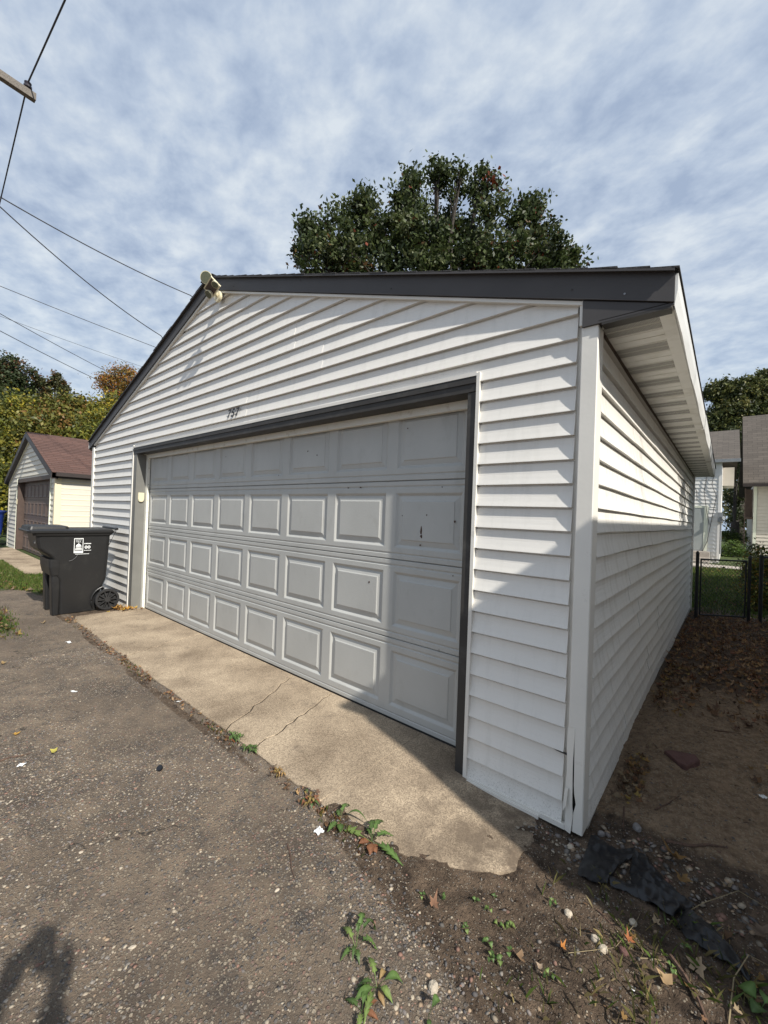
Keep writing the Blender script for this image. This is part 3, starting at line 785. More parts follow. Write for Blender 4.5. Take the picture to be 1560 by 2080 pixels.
for r_, zt in enumerate(tops):
    s0, s1 = zt+0.083-0.542, zt+0.083
    mb = MB()
    def rail(z0, z1, grooves):
        # profile from bottom to top, with pressed grooves
        pr = [(YD+0.006, z0+0.0012), (YD+0.0005, z0+0.005)]
        for gq in grooves:
            pr += [(YD, gq-0.008), (YD+0.0045, gq-0.0045), (YD+0.0045, gq-0.001), (YD, gq+0.006)]
        pr += [(YD+0.0005, z1-0.005), (YD+0.006, z1-0.0012)]
        return pr
    def extr(pr, x0, x1):
        n = len(pr); b_ = len(mb.v)
        mb.v += [(x0, y, z) for y, z in pr] + [(x1, y, z) for y, z in pr]
        for i in range(n-1): mb.f.append((b_+i, b_+n+i, b_+n+i+1, b_+i+1))
    zb_ = zt-PH
    lo = [(YD+0.007, s0+0.0015), (YD, s0+0.006), (YD, s0+0.033), (YD+0.005, s0+0.038), (YD+0.005, s0+0.041), (YD, s0+0.050), (YD, zb_)]
    hi = [(YD, zt), (YD, s1-0.050), (YD+0.005, s1-0.045), (YD+0.005, s1-0.040), (YD, s1-0.031), (YD, s1-0.006), (YD+0.007, s1-0.0015)]
    if r_ == 3: lo = [(YD+0.005, s0+0.002), (YD, s0+0.006), (YD, s0+0.030), (YD+0.004, s0+0.035), (YD, s0+0.043), (YD, zb_)]
    extr(lo, -0.045, 4.835); extr(hi, -0.045, 4.835)
    xs = [-0.045] + [x for i in range(8) for x in (i*PP, i*PP+PW)] + [4.835]
    for i in range(0, len(xs), 2):
        b_ = len(mb.v); mb.v += [(xs[i], YD, zb_), (xs[i+1], YD, zb_), (xs[i+1], YD, zt), (xs[i], YD, zt)]; mb.f.append((b_, b_+1, b_+2, b_+3))
    b_ = len(mb.v)
    for x in (-0.045, 4.835): mb.add([(x, YD, s0+0.006), (x, YD+0.026, s0+0.006), (x, YD+0.026, s1-0.006), (x, YD, s1-0.006)], [(0, 1, 2, 3)])
    mb.add([(-0.045, YD+0.007, s0+0.0015), (4.835, YD+0.007, s0+0.0015), (4.835, YD+0.026, s0+0.0015), (-0.045, YD+0.026, s0+0.0015)], [(0, 1, 2, 3)])
    mb.add([(-0.045, YD+0.007, s1-0.0015), (4.835, YD+0.007, s1-0.0015), (4.835, YD+0.026, s1-0.0015), (-0.045, YD+0.026, s1-0.0015)], [(3, 2, 1, 0)])
    mb.build('door_section', M['door'], door)
    for i in range(8):
        o = bpy.data.objects.new('panel', pm); o.location = (i*PP, YD, zb_); COL.objects.link(o); o.parent = door
mb = MB(); mb.box(-0.045, 4.835, 0.148, 0.169, -0.03, 0.0085); mb.build('bottom_seal', M['rubber'], door)
# chips and rust marks on the door skin
marks = [(4.49, 1.300, .006, .03), (4.494, 1.262, .010, .012), (4.487, 1.205, .006, .006), (4.53, 1.405, .005, .006), (4.74, 1.37, .006, .009), (4.33, 1.395, .004, .004),
         (4.64, 1.585, .005, .004), (3.80, 1.592, .010, .004), (3.93, 1.593, .010, .004), (4.05, 0.905, .006, .009), (4.74, 1.035, .006, .005), (4.66, .56, .004, .004),
         (3.42, 1.87, .005, .006), (3.30, 1.91, .005, .006), (1.95, 1.95, .004, .005), (4.35, 1.99, .005, .005), (2.9, 1.72, .004, .004)]
for (x, z, rx, rz_) in marks:
    mb = MB(); n = 9; c0 = Vector((x, YD-0.0008, z))
    ring = [(x+rx*math.cos(6.283*i/n)*rr.uniform(.6, 1.2), YD-0.0008+(0.003 if abs((z % 1)) < 0 else 0), z+rz_*math.sin(6.283*i/n)*rr.uniform(.6, 1.2)) for i in range(n)]
    mb.v = ring + [(a, b+0.002, c_) for a, b, c_ in ring]
    mb.f = [tuple(range(n))] + [(i, (i+1) % n, n+(i+1) % n, n+i) for i in range(n)]
    mb.build('rust_chip', M['rust'], door)

# keypad on the left return
kp = MB()
prof = [(0.003, .0), (.003, .085), (.010, .112), (.022, .124), (.040, .128), (.058, .124), (.070, .112), (.077, .085), (.077, .0)]
y0k, z0k = 0.012, 1.578
kp.loft([[(-0.107, y0k+a, z0k-b_) for a, b_ in prof], [(-0.088, y0k+a, z0k-b_) for a, b_ in prof], [(-0.084, y0k+.005+a*.87, z0k-.004-b_*.93) for a, b_ in prof]])
kp.build('opener_keypad', M['cream'], garage)

# ---------------------------------------------------------------- roof
roof_base = MB()
YF = -0.044; YE = YB+0.12
XE_R, XE_L = 5.840, -2.19
ztop = lambda x: ZPK - SL*abs(x-PX)
for (xe) in (XE_R, XE_L):
    a = [(PX, YF, ZPK-0.02), (xe, YF, ztop(xe)-0.02), (xe, YF, ztop(xe)-0.004), (PX, YF, ZPK-0.004)]
    roof_base.hexa(a, [(x, YE, z) for x, y, z in a])
roof = roof_base.build('roof', M['brown_wood'], garage)
# shingle courses, their rake ends uneven
sgn = {XE_R: 1, XE_L: -1}
for xe in (XE_R, XE_L):
    s_ = sgn[xe]; Ltot = abs(xe-PX)+0.016; n = 33
    for i in range(n):
        u0 = Ltot*i/n; u1 = Ltot*(i+1)/n + 0.02
        if i == n-1: u1 = Ltot
        yf = YF - 0.026 + rr.uniform(-0.006, 0.005)
        def P(u, dz, y): return (PX+s_*u, y, ZPK - SL*u + dz)
        mb = MB()
        mb.hexa([P(u0, -0.003, yf), P(u1, 0.001, yf), P(u1, 0.0095, yf), P(u0, 0.002, yf)], [P(u0, -0.003, YE+0.03), P(u1, 0.001, YE+0.03), P(u1, 0.0095, YE+0.03), P(u0, 0.002, YE+0.03)])
        mb.build('shingle_course', M['shingle'], roof)
for j in range(24):   # ridge caps
    y0 = YF-0.04+j*0.30
    mb = MB(); mb.loft([[(PX-0.13, y, ZPK-0.030+dz), (PX, y, ZPK+0.016+dz), (PX+0.13, y, ZPK-0.030+dz), (PX+0.13, y, ZPK-0.036+dz), (PX, y, ZPK+0.006+dz), (PX-0.13, y, ZPK-0.036+dz)] for y, dz in ((y0, 0.006), (y0+0.31, 0.0))])
    mb.build('ridge_cap', M['shingle'], roof)
# rake boards
FH = 0.125
for xe in (XE_R, XE_L):
    mb = MB()
    n = 10
    def qq(x, yo): return [(x, yo, ztop(x)-0.006-FH), (x, yo, ztop(x)-0.006)]
    fr = []; bk = []
    rows = []
    for i in range(n+1):
        x = PX + (xe-PX)*i/n
        wv = 0.0022*math.sin(i*1.9+xe)
        rows.append([(x, -0.046+wv*.5, ztop(x)-0.006-FH), (x, -0.045, ztop(x)-0.010-FH*0.48), (x, -0.045, ztop(x)-0.006), (x, -0.030, ztop(x)-0.006), (x, -0.030, ztop(x)-0.006-FH)])
    mb.loft(rows[:6]); mb.build('rake_board', M['fascia_dark'], garage)
    mb = MB(); mb.loft([[(x, y-.0018, z) for x, y, z in r_] for r_ in rows[5:]]); mb.build('rake_board', M['fascia_dark'], garage)
    for f_ in ((.12, .3), (.38, .75), (.62, .3), (.90, .35), (.955, .22)):
        x = PX+(xe-PX)*f_[0]; mb = MB(); mb.disc((x, -.0488, ztop(x)-.006-FH+FH*f_[1]), (0, -1, 0), .0045, .0015, 8); mb.build('nail_head', M['steel'] if f_[0] > .9 else M['dark_trim'], garage)
    # frieze return between rake board and siding
    rows = []
    for i in range(n+1):
        x = PX + (xe-PX)*i/n
        rows.append([(x, -0.0295, ztop(x)-0.04-FH+0.02), (x, -0.0295, ztop(x)-0.03), (x, -0.0005, ztop(x)-0.03), (x, -0.0005, ztop(x)-0.04-FH+0.02)])
    mb = MB(); mb.loft(rows); mb.build('rake_soffit', M['fascia_dark'], garage)
    mb = MB(); mb.loft([[(x, -0.072, ztop(x)-0.0135), (x, -0.072, ztop(x)-0.0035), (x, -0.0535, ztop(x)-0.0035), (x, -0.0455, ztop(x)-0.0055), (x, -0.0455, ztop(x)-0.0085), (x, -0.066, ztop(x)-0.0085), (x, -0.068, ztop(x)-0.0135)] for x in (PX, xe)])
    mb.build('drip_edge', M['fascia_dark'], garage)
# white channel under the rake
for s_, xe in ((1, XR-0.073), (-1, XL+0.10)):
    mb = MB(); rows = []
    for i in range(2):
        x = PX if i == 0 else xe
        zt_ = ztop(x)-0.010-FH
        rows.append([(x, -0.034, zt_-0.018), (x, -0.034, zt_), (x, -0.001, zt_), (x, -0.001, zt_-0.018)])
    mb.loft(rows); mb.build('channel_trim', M['trim'], garage)
mb = MB(); mb.box(XR-0.086, XR-0.072, -0.030, -0.001, 2.318, ztop(XR-0.073)-0.131); mb.build('channel_trim', M['trim'], garage)
# eave end boxes
for (xa, xb, z0_) in ((XR-0.071, XE_R, 2.305), (XL, XE_L, 2.33)):
    mb = MB(); za = ztop(xa)-0.012-FH; zb2 = ztop(xb)-0.012-FH
    pts = [(xa, z0_), (xb, z0_), (xb, max(zb2, z0_+0.004)), (xa, za)]
    mb.loft([[(x, -0.040, z) for x, z in pts], [(x, -0.0005, z) for x, z in pts]]); mb.build('eave_box', M['fascia_dark'], garage)
mb = MB(); mb.box(XR+0.0125, XE_R-0.012, -0.041, 0.02, 2.294, 2.3035); mb.build('eave_box', M['dark_trim'], garage)
# eave fascia in three slightly misaligned lengths + bottom strip
ys = [(-0.035, 2.72), (2.73, 5.1), (5.11, YE)]
for i, (ya, yb_) in enumerate(ys):
    dx = (0, 0.004, -0.003)[i]; dz = (0, -0.004, -0.010)[i]
    mb = MB(); n = 8; rows = []
    for j in range(n+1):
        y = ya+(yb_-ya)*j/n; wx = 0.003*math.sin(j*1.7+i)
        rows.append([(XE_R+dx+wx, y, 2.304+dz), (XE_R+0.010+dx, y, 2.37), (XE_R+0.010+dx, y, 2.434+dz*.3), (XE_R-0.006+dx, y, 2.434+dz*.3), (XE_R-0.006+dx, y, 2.304+dz)])
    mb.loft(rows); mb.build('eave_fascia', M['white_fascia'], garage)
    mb = MB(); mb.box(XE_R-0.060, XE_R-0.0065+dx, ya, yb_, 2.301+dz, 2.308+dz); mb.build('eave_fascia', M['soffit'], garage)
mb = MB(); mb.box(XE_L-0.012, XE_L, -0.05, YE, 2.33, 2.44); mb.box(XE_L, XL, 0.0, YE, 2.335, 2.345); mb.build('eave_fascia', M['white_fascia'], garage)
mb = MB(); mb.box(XR-0.0175, XR-0.001, 0.070, YB, 2.296, 2.318); mb.build('soffit_channel', M['brown_wood'], garage)
# vented soffit panels
def vent_mat():
    mt, nt, b = new_mat('perforated_soffit'); N = nt.nodes.new; L = nt.links.new
    geo = N('ShaderNodeNewGeometry'); sp = N('ShaderNodeSeparateXYZ'); L(geo.outputs['Position'], sp.inputs[0])
    cb = N('ShaderNodeCombineXYZ'); L(sp.outputs[0], cb.inputs[0]); L(sp.outputs[1], cb.inputs[1])
    br = N('ShaderNodeTexBrick'); br.inputs['Scale'].default_value = 1; br.inputs['Brick Width'].default_value = 0.011; br.inputs['Row Height'].default_value = 0.0085
    br.inputs['Mortar Size'].default_value = 0.0015; br.inputs['Mortar Smooth'].default_value = 0.2
    br.inputs['Color1'].default_value = lin((0.05, 0.048, 0.042)); br.inputs['Color2'].default_value = lin((0.07, 0.065, 0.06)); br.inputs['Mortar'].default_value = lin((0.60, 0.585, 0.53))
    L(cb.outputs[0], br.inputs['Vector']); L(br.outputs[0], b.inputs['Base Color']); b.inputs['Roughness'].default_value = 0.6
    return mt
M['vent'] = vent_mat()
def soffit_panel_meshes():
    x0, x1 = XR-0.0005, XE_R-0.0605; Lp = 0.305
    mb = MB()
    # (y, z) profile: pressed ribs
    pr = [(0, 0.010), (0.002, 0), (0.008, 0), (0.010, .004), (0.012, 0.001), (0.070, 0.001), (0.072, .006), (0.076, .006), (0.078, 0.001), (0.138, 0.001), (0.140, .004), (0.143, 0), (0.150, 0), (0.152, .008), (0.156, .008), (0.158, 0), (0.222, 0), (0.224, .009), (0.230, .009), (0.232, 0), (0.298, 0), (0.300, .010), (Lp, .010)]
    n = len(pr)
    mb.v = [(x0, y, z) for y, z in pr] + [(x1, y, z) for y, z in pr] 
    me_f = [(i, i+1, n+i+1, n+i) for i in range(n-1)]
    me = bpy.data.meshes.new('soffit_panel'); me.from_pydata(mb.v, [], me_f)
    me.materials.append(M['soffit']); me.materials.append(M['vent'])
    for i, p in enumerate(me.polygons):
        if i in (4, 8): p.material_index = 1
    me.update(); return me
spm = soffit_panel_meshes()
for i in range(24):
    o = bpy.data.objects.new('soffit_panel', spm); o.location = (0, 0.02+i*0.3055, 2.3015+ (rr.uniform(0, 0.0015))); COL.objects.link(o); o.parent = garage
mb = MB(); mb.box(XR-0.001, XE_R-0.008, -0.04, YE-0.02, 2.314, 2.317); mb.build('soffit_backing', M['brown_wood'], garage)

# house number, three stick-on digits on the board above the door head
def text_mesh(txt, size, depth, mtl, name, shear=0.0, spacing=1.0, sx=1.0, bold=0.0):
    cu = bpy.data.curves.new(name, 'FONT'); cu.body = txt; cu.size = size; cu.extrude = depth; cu.offset = bold; cu.shear = shear; cu.space_character = spacing
    cu.align_x = 'CENTER'; cu.resolution_u = 3
    t = bpy.data.objects.new(name, cu); COL.objects.link(t)
    dg = bpy.context.evaluated_depsgraph_get(); dg.update()
    me = bpy.data.meshes.new_from_object(t.evaluated_get(dg))
    bpy.data.objects.remove(t, do_unlink=True); bpy.data.curves.remove(cu)
    me.materials.clear(); me.materials.append(mtl)
    if sx != 1.0: me.transform(Matrix.Diagonal((sx, 1, 1, 1)))
    o = bpy.data.objects.new(name, me); COL.objects.link(o); return o
for i, ch in enumerate('757'):
    t = text_mesh(ch, 0.108, 0.0015, M['black_number'], 'house_number_digit', 0.32, bold=0.0022)
    t.rotation_euler = (math.radians(90), 0, 0)
    t.location = (2.275+0.074*i, -0.0235, 2.291)
    t.parent = garage

# ---------------------------------------------------------------- security light at the peak
sl = empty('security_light', (2.02, -0.05, 3.62))
sl.location = (2.02, -0.032, 3.61)
tag(sl, 'cream twin-head security light fixed at the peak of the white garage gable', 'security light')
def slp(mb, name, mtl, smooth=False): 
    o = mb.build(name, mtl, sl, smooth); o.location = (-2.02, 0.05, -3.62); return o
mb = MB(); mb.disc((2.03, -0.035, 3.555), (0, -1, 0), 0.055, 0.03, 20); mb.tube([(2.03, -0.06, 3.555), (2.06, -0.12, 3.57), (2.09, -0.16, 3.60)], 0.02, 8); slp(mb, 'wall_bracket', M['cream'], False)
def head(c, d, r):
    c = Vector(c); d = Vector(d).normalized()
    mb = MB(); mb.tube([c-d*r*1.0, c-d*r*0.8, c-d*r*0.45, c, c+d*0.006], [r*0.25, r*0.6, r*0.85, r, r], 22); a = slp(mb, 'lamp_head', M['cream'])
    mb = MB(); mb.tube([c+d*0.0065, c+d*0.010], [r*0.90, r*0.86], 22); slp(mb, 'lamp_lens', M['glass_dark'])
head((2.105, -0.215, 3.645), (0.55, -0.75, -0.28), 0.060)
mb = MB(); mb.tube([(2.09, -0.14, 3.60), (2.10, -0.17, 3.62)], 0.016, 8); mb.tube([(2.06, -0.12, 3.575), (2.02, -0.17, 3.545)], 0.014, 8); mb.tube([(2.09, -0.14, 3.58), (2.20, -0.16, 3.57)], 0.013, 8); slp(mb, 'lamp_arm', M['cream'])
# small tilted solar plate in a cream frame
ctr = Vector((2.17, -0.185, 3.545)); ux = Vector((0.93, -0.1, 0.22)).normalized(); uy = Vector((0.1, -0.75, 0.62)); uy = (uy-uy.dot(ux)*ux).normalized(); un = ux.cross(uy)
def rect(mb, a, b_, t0, t1, hole=None):
    P = lambda u, v, t: ctr+ux*u+uy*v+un*t
    mb.hexa([P(-a, -b_, t0), P(a, -b_, t0), P(a, b_, t0), P(-a, b_, t0)], [P(-a, -b_, t1), P(a, -b_, t1), P(a, b_, t1), P(-a, b_, t1)])
mb = MB(); rect(mb, 0.092, 0.055, -0.006, 0.006); slp(mb, 'solar_frame', M['cream'])
mb = MB(); rect(mb, 0.080, 0.044, 0.0061, 0.0085); rect(mb, 0.080, 0.044, -0.0085, -0.0061); slp(mb, 'solar_plate', M['brown_trim'])
head((2.255, -0.20, 3.535), (0.3, -0.5, -0.85), 0.034)
head((2.115, -0.19, 3.490), (0.1, -0.7, -0.7), 0.040)

# ================================================================== BINS
def rrect(x0, x1, y0, y1, z, r=0.05, n=4, notch=None):
    pts = []
    for (cx, cy, a0) in ((x1-r, y0+r, -90), (x1-r, y1-r, 0), (x0+r, y1-r, 90), (x0+r, y0+r, 180)):
        for i in range(n+1):
            a = math.radians(a0+90*i/n); pts.append((cx+r*math.cos(a), cy+r*math.sin(a), z))
    return pts
def wheelie_bin(name, body_mat, detailed=True):
    b = empty(name, (0, 0, 0))       # local: width x 0..0.62, front at -y
    # lower body has a hollow between two front feet
    mb = MB()
    lv = [(0.0, -0.505, 0.0, .035), (0.16, -0.512, 0.0, .04), (0.42, -0.52, 0, .04), (0.50, -0.565, 0.0, .045), (0.62, -0.580, 0.0, .05), (0.70, -0.595, 0, .05), (0.755, -0.640, 0, .05), (0.80, -0.700, 0, .05), (0.84, -0.735, 0, .05), (0.92, -0.750, 0, .05), (1.035, -0.765, 0, .05)]
    rings = []
    for z, yf, _, r in lv:
        yb = np.interp(z, [0, 0.30, 0.34, 0.6, 1.035], [-0.10, -0.085, -0.01, 0.005, 0.02])
        xi = np.interp(z, [0, 1.035], [0.045, 0.0])
        rings.append(rrect(-0.62+xi, -0.0-xi, yf, float(yb), z, r, 4))
    mb.loft(rings)
    body = mb.build('body', body_mat, b)
    # dark front arch and rim / ribs
    mb = MB(); arch = []
    for a, z in ((-0.16, 0.0), (-0.16, 0.50), (-0.13, 0.56), (-0.49+0.0, 0.56), (-0.46, 0.50), (-0.46, 0.0)):
        pass
    mb.box(-0.50, -0.12, -0.572, -0.54, 0.0, 0.0001)
    for (x0, x1) in ((-0.585, -0.44), (-0.18, -0.035)):
        mb = MB(); mb.loft([rrect(x0, x1, -0.570, -0.50, 0.0, .02, 3), rrect(x0-0.004, x1+0.004, -0.590, -0.5, 0.42, .02, 3), rrect(x0-.002, x1+.002, -0.590, -0.50, 0.50, .02, 3)]); mb.build('foot', body_mat, b)
    mb = MB(); mb.loft([rrect(-0.60, -0.02, -0.602, -0.50, 0.498, .03, 3), rrect(-0.605, -0.015, -0.622, -0.5, 0.60, .03, 3), rrect(-0.605, -0.015, -0.625, -0.5, 0.70, .03, 3)]); mb.build('front_rail', body_mat, b)
    # side grip pocket and rim
    mb = MB(); mb.box(0.001, 0.004, -0.70, -0.62, 0.755, 0.80); 
    mb = MB(); mb.loft([rrect(-0.64, 0.020, -0.790, 0.035, 1.000, .05), rrect(-0.645, 0.025, -0.797, 0.040, 1.035, .05)]); mb.build('rim', body_mat, b)
    lid = MB()
    lid.loft([rrect(-0.665, 0.045, -0.845, 0.045, 1.036, .055), rrect(-0.665, 0.045, -0.850, 0.050, 1.058, .055), rrect(-0.655, 0.035, -0.835, 0.045, 1.066, .05), rrect(-0.60, -0.02, -0.77, 0.03, 1.078, .05), rrect(-0.45, -0.17, -0.55, 0.0, 1.085, .05)])
    ld = lid.build('lid', body_mat, b)
    mb = MB(); mb.loft([rrect(-0.57, -0.05, -0.835, -0.42, 1.064, .04), rrect(-0.56, -0.06, -0.825, -0.43, 1.108, .04), rrect(-0.53, -0.09, -0.79, -0.46, 1.116, .04)]); mb.build('lid_block', body_mat, b)
    mb = MB(); mb.tube([(-0.62, 0.088, 1.080), (0.0, 0.088, 1.080)], 0.017, 10)
    for x in (-0.60, -0.02): mb.hexa([(x-.012, 0.01, .99), (x+.012, .01, .99), (x+.012, .04, 1.02), (x-.012, .04, 1.02)], [(x-.012, .075, 1.060), (x+.012, .075, 1.060), (x+.012, .092, 1.09), (x-.012, .092, 1.09)])
    for x in (-0.60, -0.02): mb.hexa([(x-.008, 0.005, .86), (x+.008, .005, .86), (x+.008, .015, .90), (x-.008, .015, .90)], [(x-.008, .075, 1.045), (x+.008, .075, 1.045), (x+.008, .088, 1.06), (x-.008, .088, 1.06)])
    mb.build('handle', body_mat, b)
    for sx in (0, 1):
        xo = 0.005 if sx == 0 else -0.625
        w_ = MB(); xd = 1 if sx == 0 else -1
        cx, cz, cy = xo, 0.140, -0.005
        # tyre
        n = 28; rings = []
        for (dx, r) in ((0, .118), (0, .134), (.008, .140), (.040, .140), (.048, .134), (.048, .112), (.036, .108)):
            rings.append([(cx+xd*dx, cy+r*math.cos(2*math.pi*i/n), cz+r*math.sin(2*math.pi*i/n)) for i in range(n)])
        w_.loft(rings, cap=False)
        wheel = w_.build('wheel', M['wheel'], b)
        if detailed and sx == 0:
            mb = MB()
            for i in range(10):
                a = 2*math.pi*i/10; ca, sa = math.cos(a), math.sin(a)
                P = lambda r, t, dx: (cx+dx, cy+r*ca-t*sa, cz+r*sa+t*ca)
                mb.hexa([P(.028, -.012, .018), P(.028, .012, .018), P(.116, .010, .018), P(.116, -.010, .018)], [P(.028, -.007, .046), P(.028, .007, .046), P(.116, .005, .038), P(.116, -.005, .038)])
            mb.disc((cx+.01, cy, cz), (1, 0, 0), 0.034, 0.045, 16); mb.build('spokes', M['wheel'], wheel)
            mb = MB(); mb.disc((cx+.004, cy, cz), (1, 0, 0), 0.118, 0.006, 28); mb.build('hub_plate', M['rubber'], wheel)
    mb = MB(); mb.tube([(-0.60, -0.005, 0.14), (0.0, -0.005, 0.14)], 0.012, 8); mb.build('axle', M['steel'], b)
    # wheel arch lip on the near side
    mb = MB(); pts = [(0.002, -0.005+0.17*math.cos(a), 0.14+0.175*math.sin(a)) for a in np.linspace(math.radians(100), math.radians(205), 12)]
    mb.tube(pts, 0.008, 6); mb.build('wheel_arch', body_mat, b)
    return b
bin_ = wheelie_bin('rubbish_bin', M['bin'])
tag(bin_, 'black wheeled rubbish bin with white city crest beside the garage door', 'wheeled bin')
bin_.location = (-0.335, -0.215, -0.008); bin_.rotation_euler = (0, 0, math.radians(-1.0))
# printed crest on its side (flat print)
def plate(mb, y0, y1, z0, z1, x=0.0):
    mb.add([(x, y0, z0), (x, y1, z0), (x, y1, z1), (x, y0, z1)], [(0, 1, 2, 3)])
XP = 0.0035
mb = MB()
y0, y1, z0, z1 = -0.385, -0.262, 0.772, 0.962
t_ = 0.009
plate(mb, y0, y0+t_, z0, z1); plate(mb, y1-t_, y1, z0, z1); plate(mb, y0+t_, y1-t_, z1-t_, z1); plate(mb, y0+t_, y1-t_, z0, z0+0.024); 
# dome: drum, columns, cupola
cy = (y0+y1)/2
dome = [(cy+0.036*math.cos(a), 0.855+0.034*math.sin(a)) for a in np.linspace(0, math.pi, 13)]
b0_ = len(mb.v); mb.v += [(0, a, b_) for a, b_ in dome]; mb.f.append(tuple(range(b0_, b0_+13)))
plate(mb, cy-0.004, cy+0.004, 0.889, 0.905)
for i in range(5): plate(mb, cy-0.034+i*0.0153, cy-0.034+i*0.0153+0.008, 0.832, 0.853)
plate(mb, cy-0.045, cy+0.045, 0.818, 0.830)
for i in range(7): plate(mb, cy-0.047+i*0.0145, cy-0.047+i*0.0145+0.007, 0.803, 0.816)
# lines of small print to the right and below
for i, (a, b_, zc, hh) in enumerate(((y1+0.012, y1+0.105, 0.885, 0.012), (y1+0.012, y1+0.108, 0.800, 0.007), (y0+0.02, y1+0.085, 0.755, 0.007))):
    q = a
    while q < b_:
        w_ = rr.uniform(0.010, 0.022); plate(mb, q, min(q+w_, b_), zc, zc+hh); q += w_+0.003
# two ringed symbols
for cyy in (y1+0.038, y1+0.078):
    ring = []
    for a in np.linspace(0, 2*math.pi, 17)[:-1]: ring.append((a,))
    bb = len(mb.v)
    for a in np.linspace(0, 2*math.pi, 17)[:-1]:
        mb.v.append((0, cyy+0.020*math.cos(a), 0.845+0.020*math.sin(a))); mb.v.append((0, cyy+0.011*math.cos(a), 0.845+0.011*math.sin(a)))
    for i in range(16): 
        j = (i+1) % 16; mb.f.append((bb+2*i, bb+2*j, bb+2*j+1, bb+2*i+1))
    plate(mb, cyy-0.006, cyy+0.006, 0.841, 0.849)
cr_ = mb.build('printed_crest', M['print'], bin_); cr_.location = (XP, y0*(1-.8), 0); cr_.scale = (1, .8, 1)
for txt, zc, sz in (('SAINT', 0.932, 0.026), ('PAUL', 0.909, 0.026)):
    t = text_mesh(txt, sz, 0.0, M['print'], 'printed_word', sx=1.15); t.rotation_euler = (math.radians(90), 0, math.radians(90)); t.location = (XP+0.0005, y0+(cy-y0)*.8, zc); t.scale = (.8, 1, 1); t.parent = bin_
t = text_mesh('RECS', 0.05, 0.001, M['emboss'], 'stamped_letters'); t.rotation_euler = (math.radians(90), 0, 0); t.location = (-0.10, -0.7585, 0.90); t.parent = bin_
# scratch under the crest
mb = MB(); mb.tube([(XP, -0.34, 0.755), (XP, -0.36, 0.715), (XP, -0.395, 0.685), (XP, -0.43, 0.675)], 0.0022, 5); mb.build('scratch', M['emboss'], bin_)

blue = wheelie_bin('recycling_bin', M['bin_blue'], False)
tag(blue, 'blue recycling cart at the left edge beyond the brown-door garage', 'wheeled bin')
blue.location = (-11.95, 0.15, -0.01); blue.rotation_euler = (0, 0, math.radians(12))

# ================================================================== NEIGHBOUR'S GARAGE (left)
ng = empty('neighbour_garage', (-8.75, 0.2, 0)); ng.location = (0, 0, 0)
tag(ng, 'small cream-sided garage with brown door and red-brown shingle roof', 'garage')
nx0, nx1, ny0, ny1 = -11.40, -5.45, 0.20, 6.6
ZE2, ZP2 = 2.08, 3.28; pc = (nx0+nx1)/2; sl2 = (ZP2-ZE2)/((nx1-nx0)/2+0.12)
mb = MB(); mb.box(nx0, -9.920, ny0+.002, ny0+.08, -0.05, ZE2).box(-5.990, nx1, ny0+.002, ny0+.08, -0.05, ZE2).box(-9.920, -5.990, ny0+.002, ny0+.08, 2.05, ZE2)
mb.box(nx0, nx0+.08, ny0+.081, ny1, -.05, ZE2).box(nx1-.08, nx1-.002, ny0+.081, ny1, -.05, ZE2).box(nx0+.081, nx1-.081, ny1-.08, ny1, -.05, ZE2)
for y in (ny0+.002, ny1-.08): mb.add([(nx0, y, ZE2+.001), (nx1, y, ZE2+.001), (pc, y, ZP2-.12), (nx0, y+.07, ZE2+.001), (nx1, y+.07, ZE2+.001), (pc, y+.07, ZP2-.12)], [(0, 1, 2), (5, 4, 3), (0, 3, 4, 1), (1, 4, 5, 2), (2, 5, 3, 0)])
mb.build('wall', M['cream_siding_shaded'], ng)
s2 = 0.125; z = -0.02
while z < ZP2-0.3:
    h = s2
    if z < ZE2-0.03:
        if z+h < 2.06:
            board(ng, M['cream_siding_shaded'], (0, ny0), (1, 0), (0, -1), z, h, nx0+.06, -10.030)
            board(ng, M['cream_siding_shaded'], (0, ny0), (1, 0), (0, -1), z, h, -5.910, nx1-.09)
        else: board(ng, M['cream_siding_shaded'], (0, ny0), (1, 0), (0, -1), z, h, nx0+.06, nx1-.09)
        board(ng, M['cream_siding_sunlit'], (nx1-.0135, ny0+.09), (0, 1), (1, 0), z, min(h, ZE2-z), 0, ny1-ny0-.1)
    else:
        hw = lambda q: max(0.0, (ZP2-.16-q)/sl2)
        board(ng, M['cream_siding_shaded'], (pc, ny0), (1, 0), (0, -1), z, h, -hw(z), hw(z), -hw(z+h), hw(z+h))
    z += h
for (x0, x1, y0_, y1_, m_) in ((nx1-.09, nx1+.01, ny0-.03, ny0+.085, 'cream_siding_sunlit'), (nx0-.01, nx0+.06, ny0-.03, ny0+.06, 'cream_siding_shaded')):
    mb = MB(); mb.box(x0, x1, y0_, y1_, -.03, ZE2); mb.build('corner_post', M[m_], ng)
mb = MB(); mb.box(-10.010, -9.890, ny0-.02, ny0+.2, 0, 2.05).box(-6.010, -5.910, ny0-.02, ny0+.2, 0, 2.05).box(-9.890, -6.010, ny0-.02, ny0+.2, 1.95, 2.05); mb.build('door_casing', M['brown_trim'], ng)
mb = MB(); mb.box(-10.030, -10.011, ny0-.03, ny0-.001, 0, 2.07).box(-5.909, -5.890, ny0-.03, ny0-.001, 0, 2.07); mb.build('channel_trim', M['pale_trim'], ng)
mb = MB(); mb.box(-9.870, -6.010, ny0+.14, ny0+.16, 0, 1.95); nd = mb.build('garage_door', M['brown_door'], ng)
pmb = MB(); PW2, PH2 = 0.40, 0.34
rings = [[(i_, y_, i_), (PW2-i_, y_, i_), (PW2-i_, y_, PH2-i_), (i_, y_, PH2-i_)] for i_, y_ in ((0, 0), (.012, -.012), (.03, -.012), (.05, -.004))]
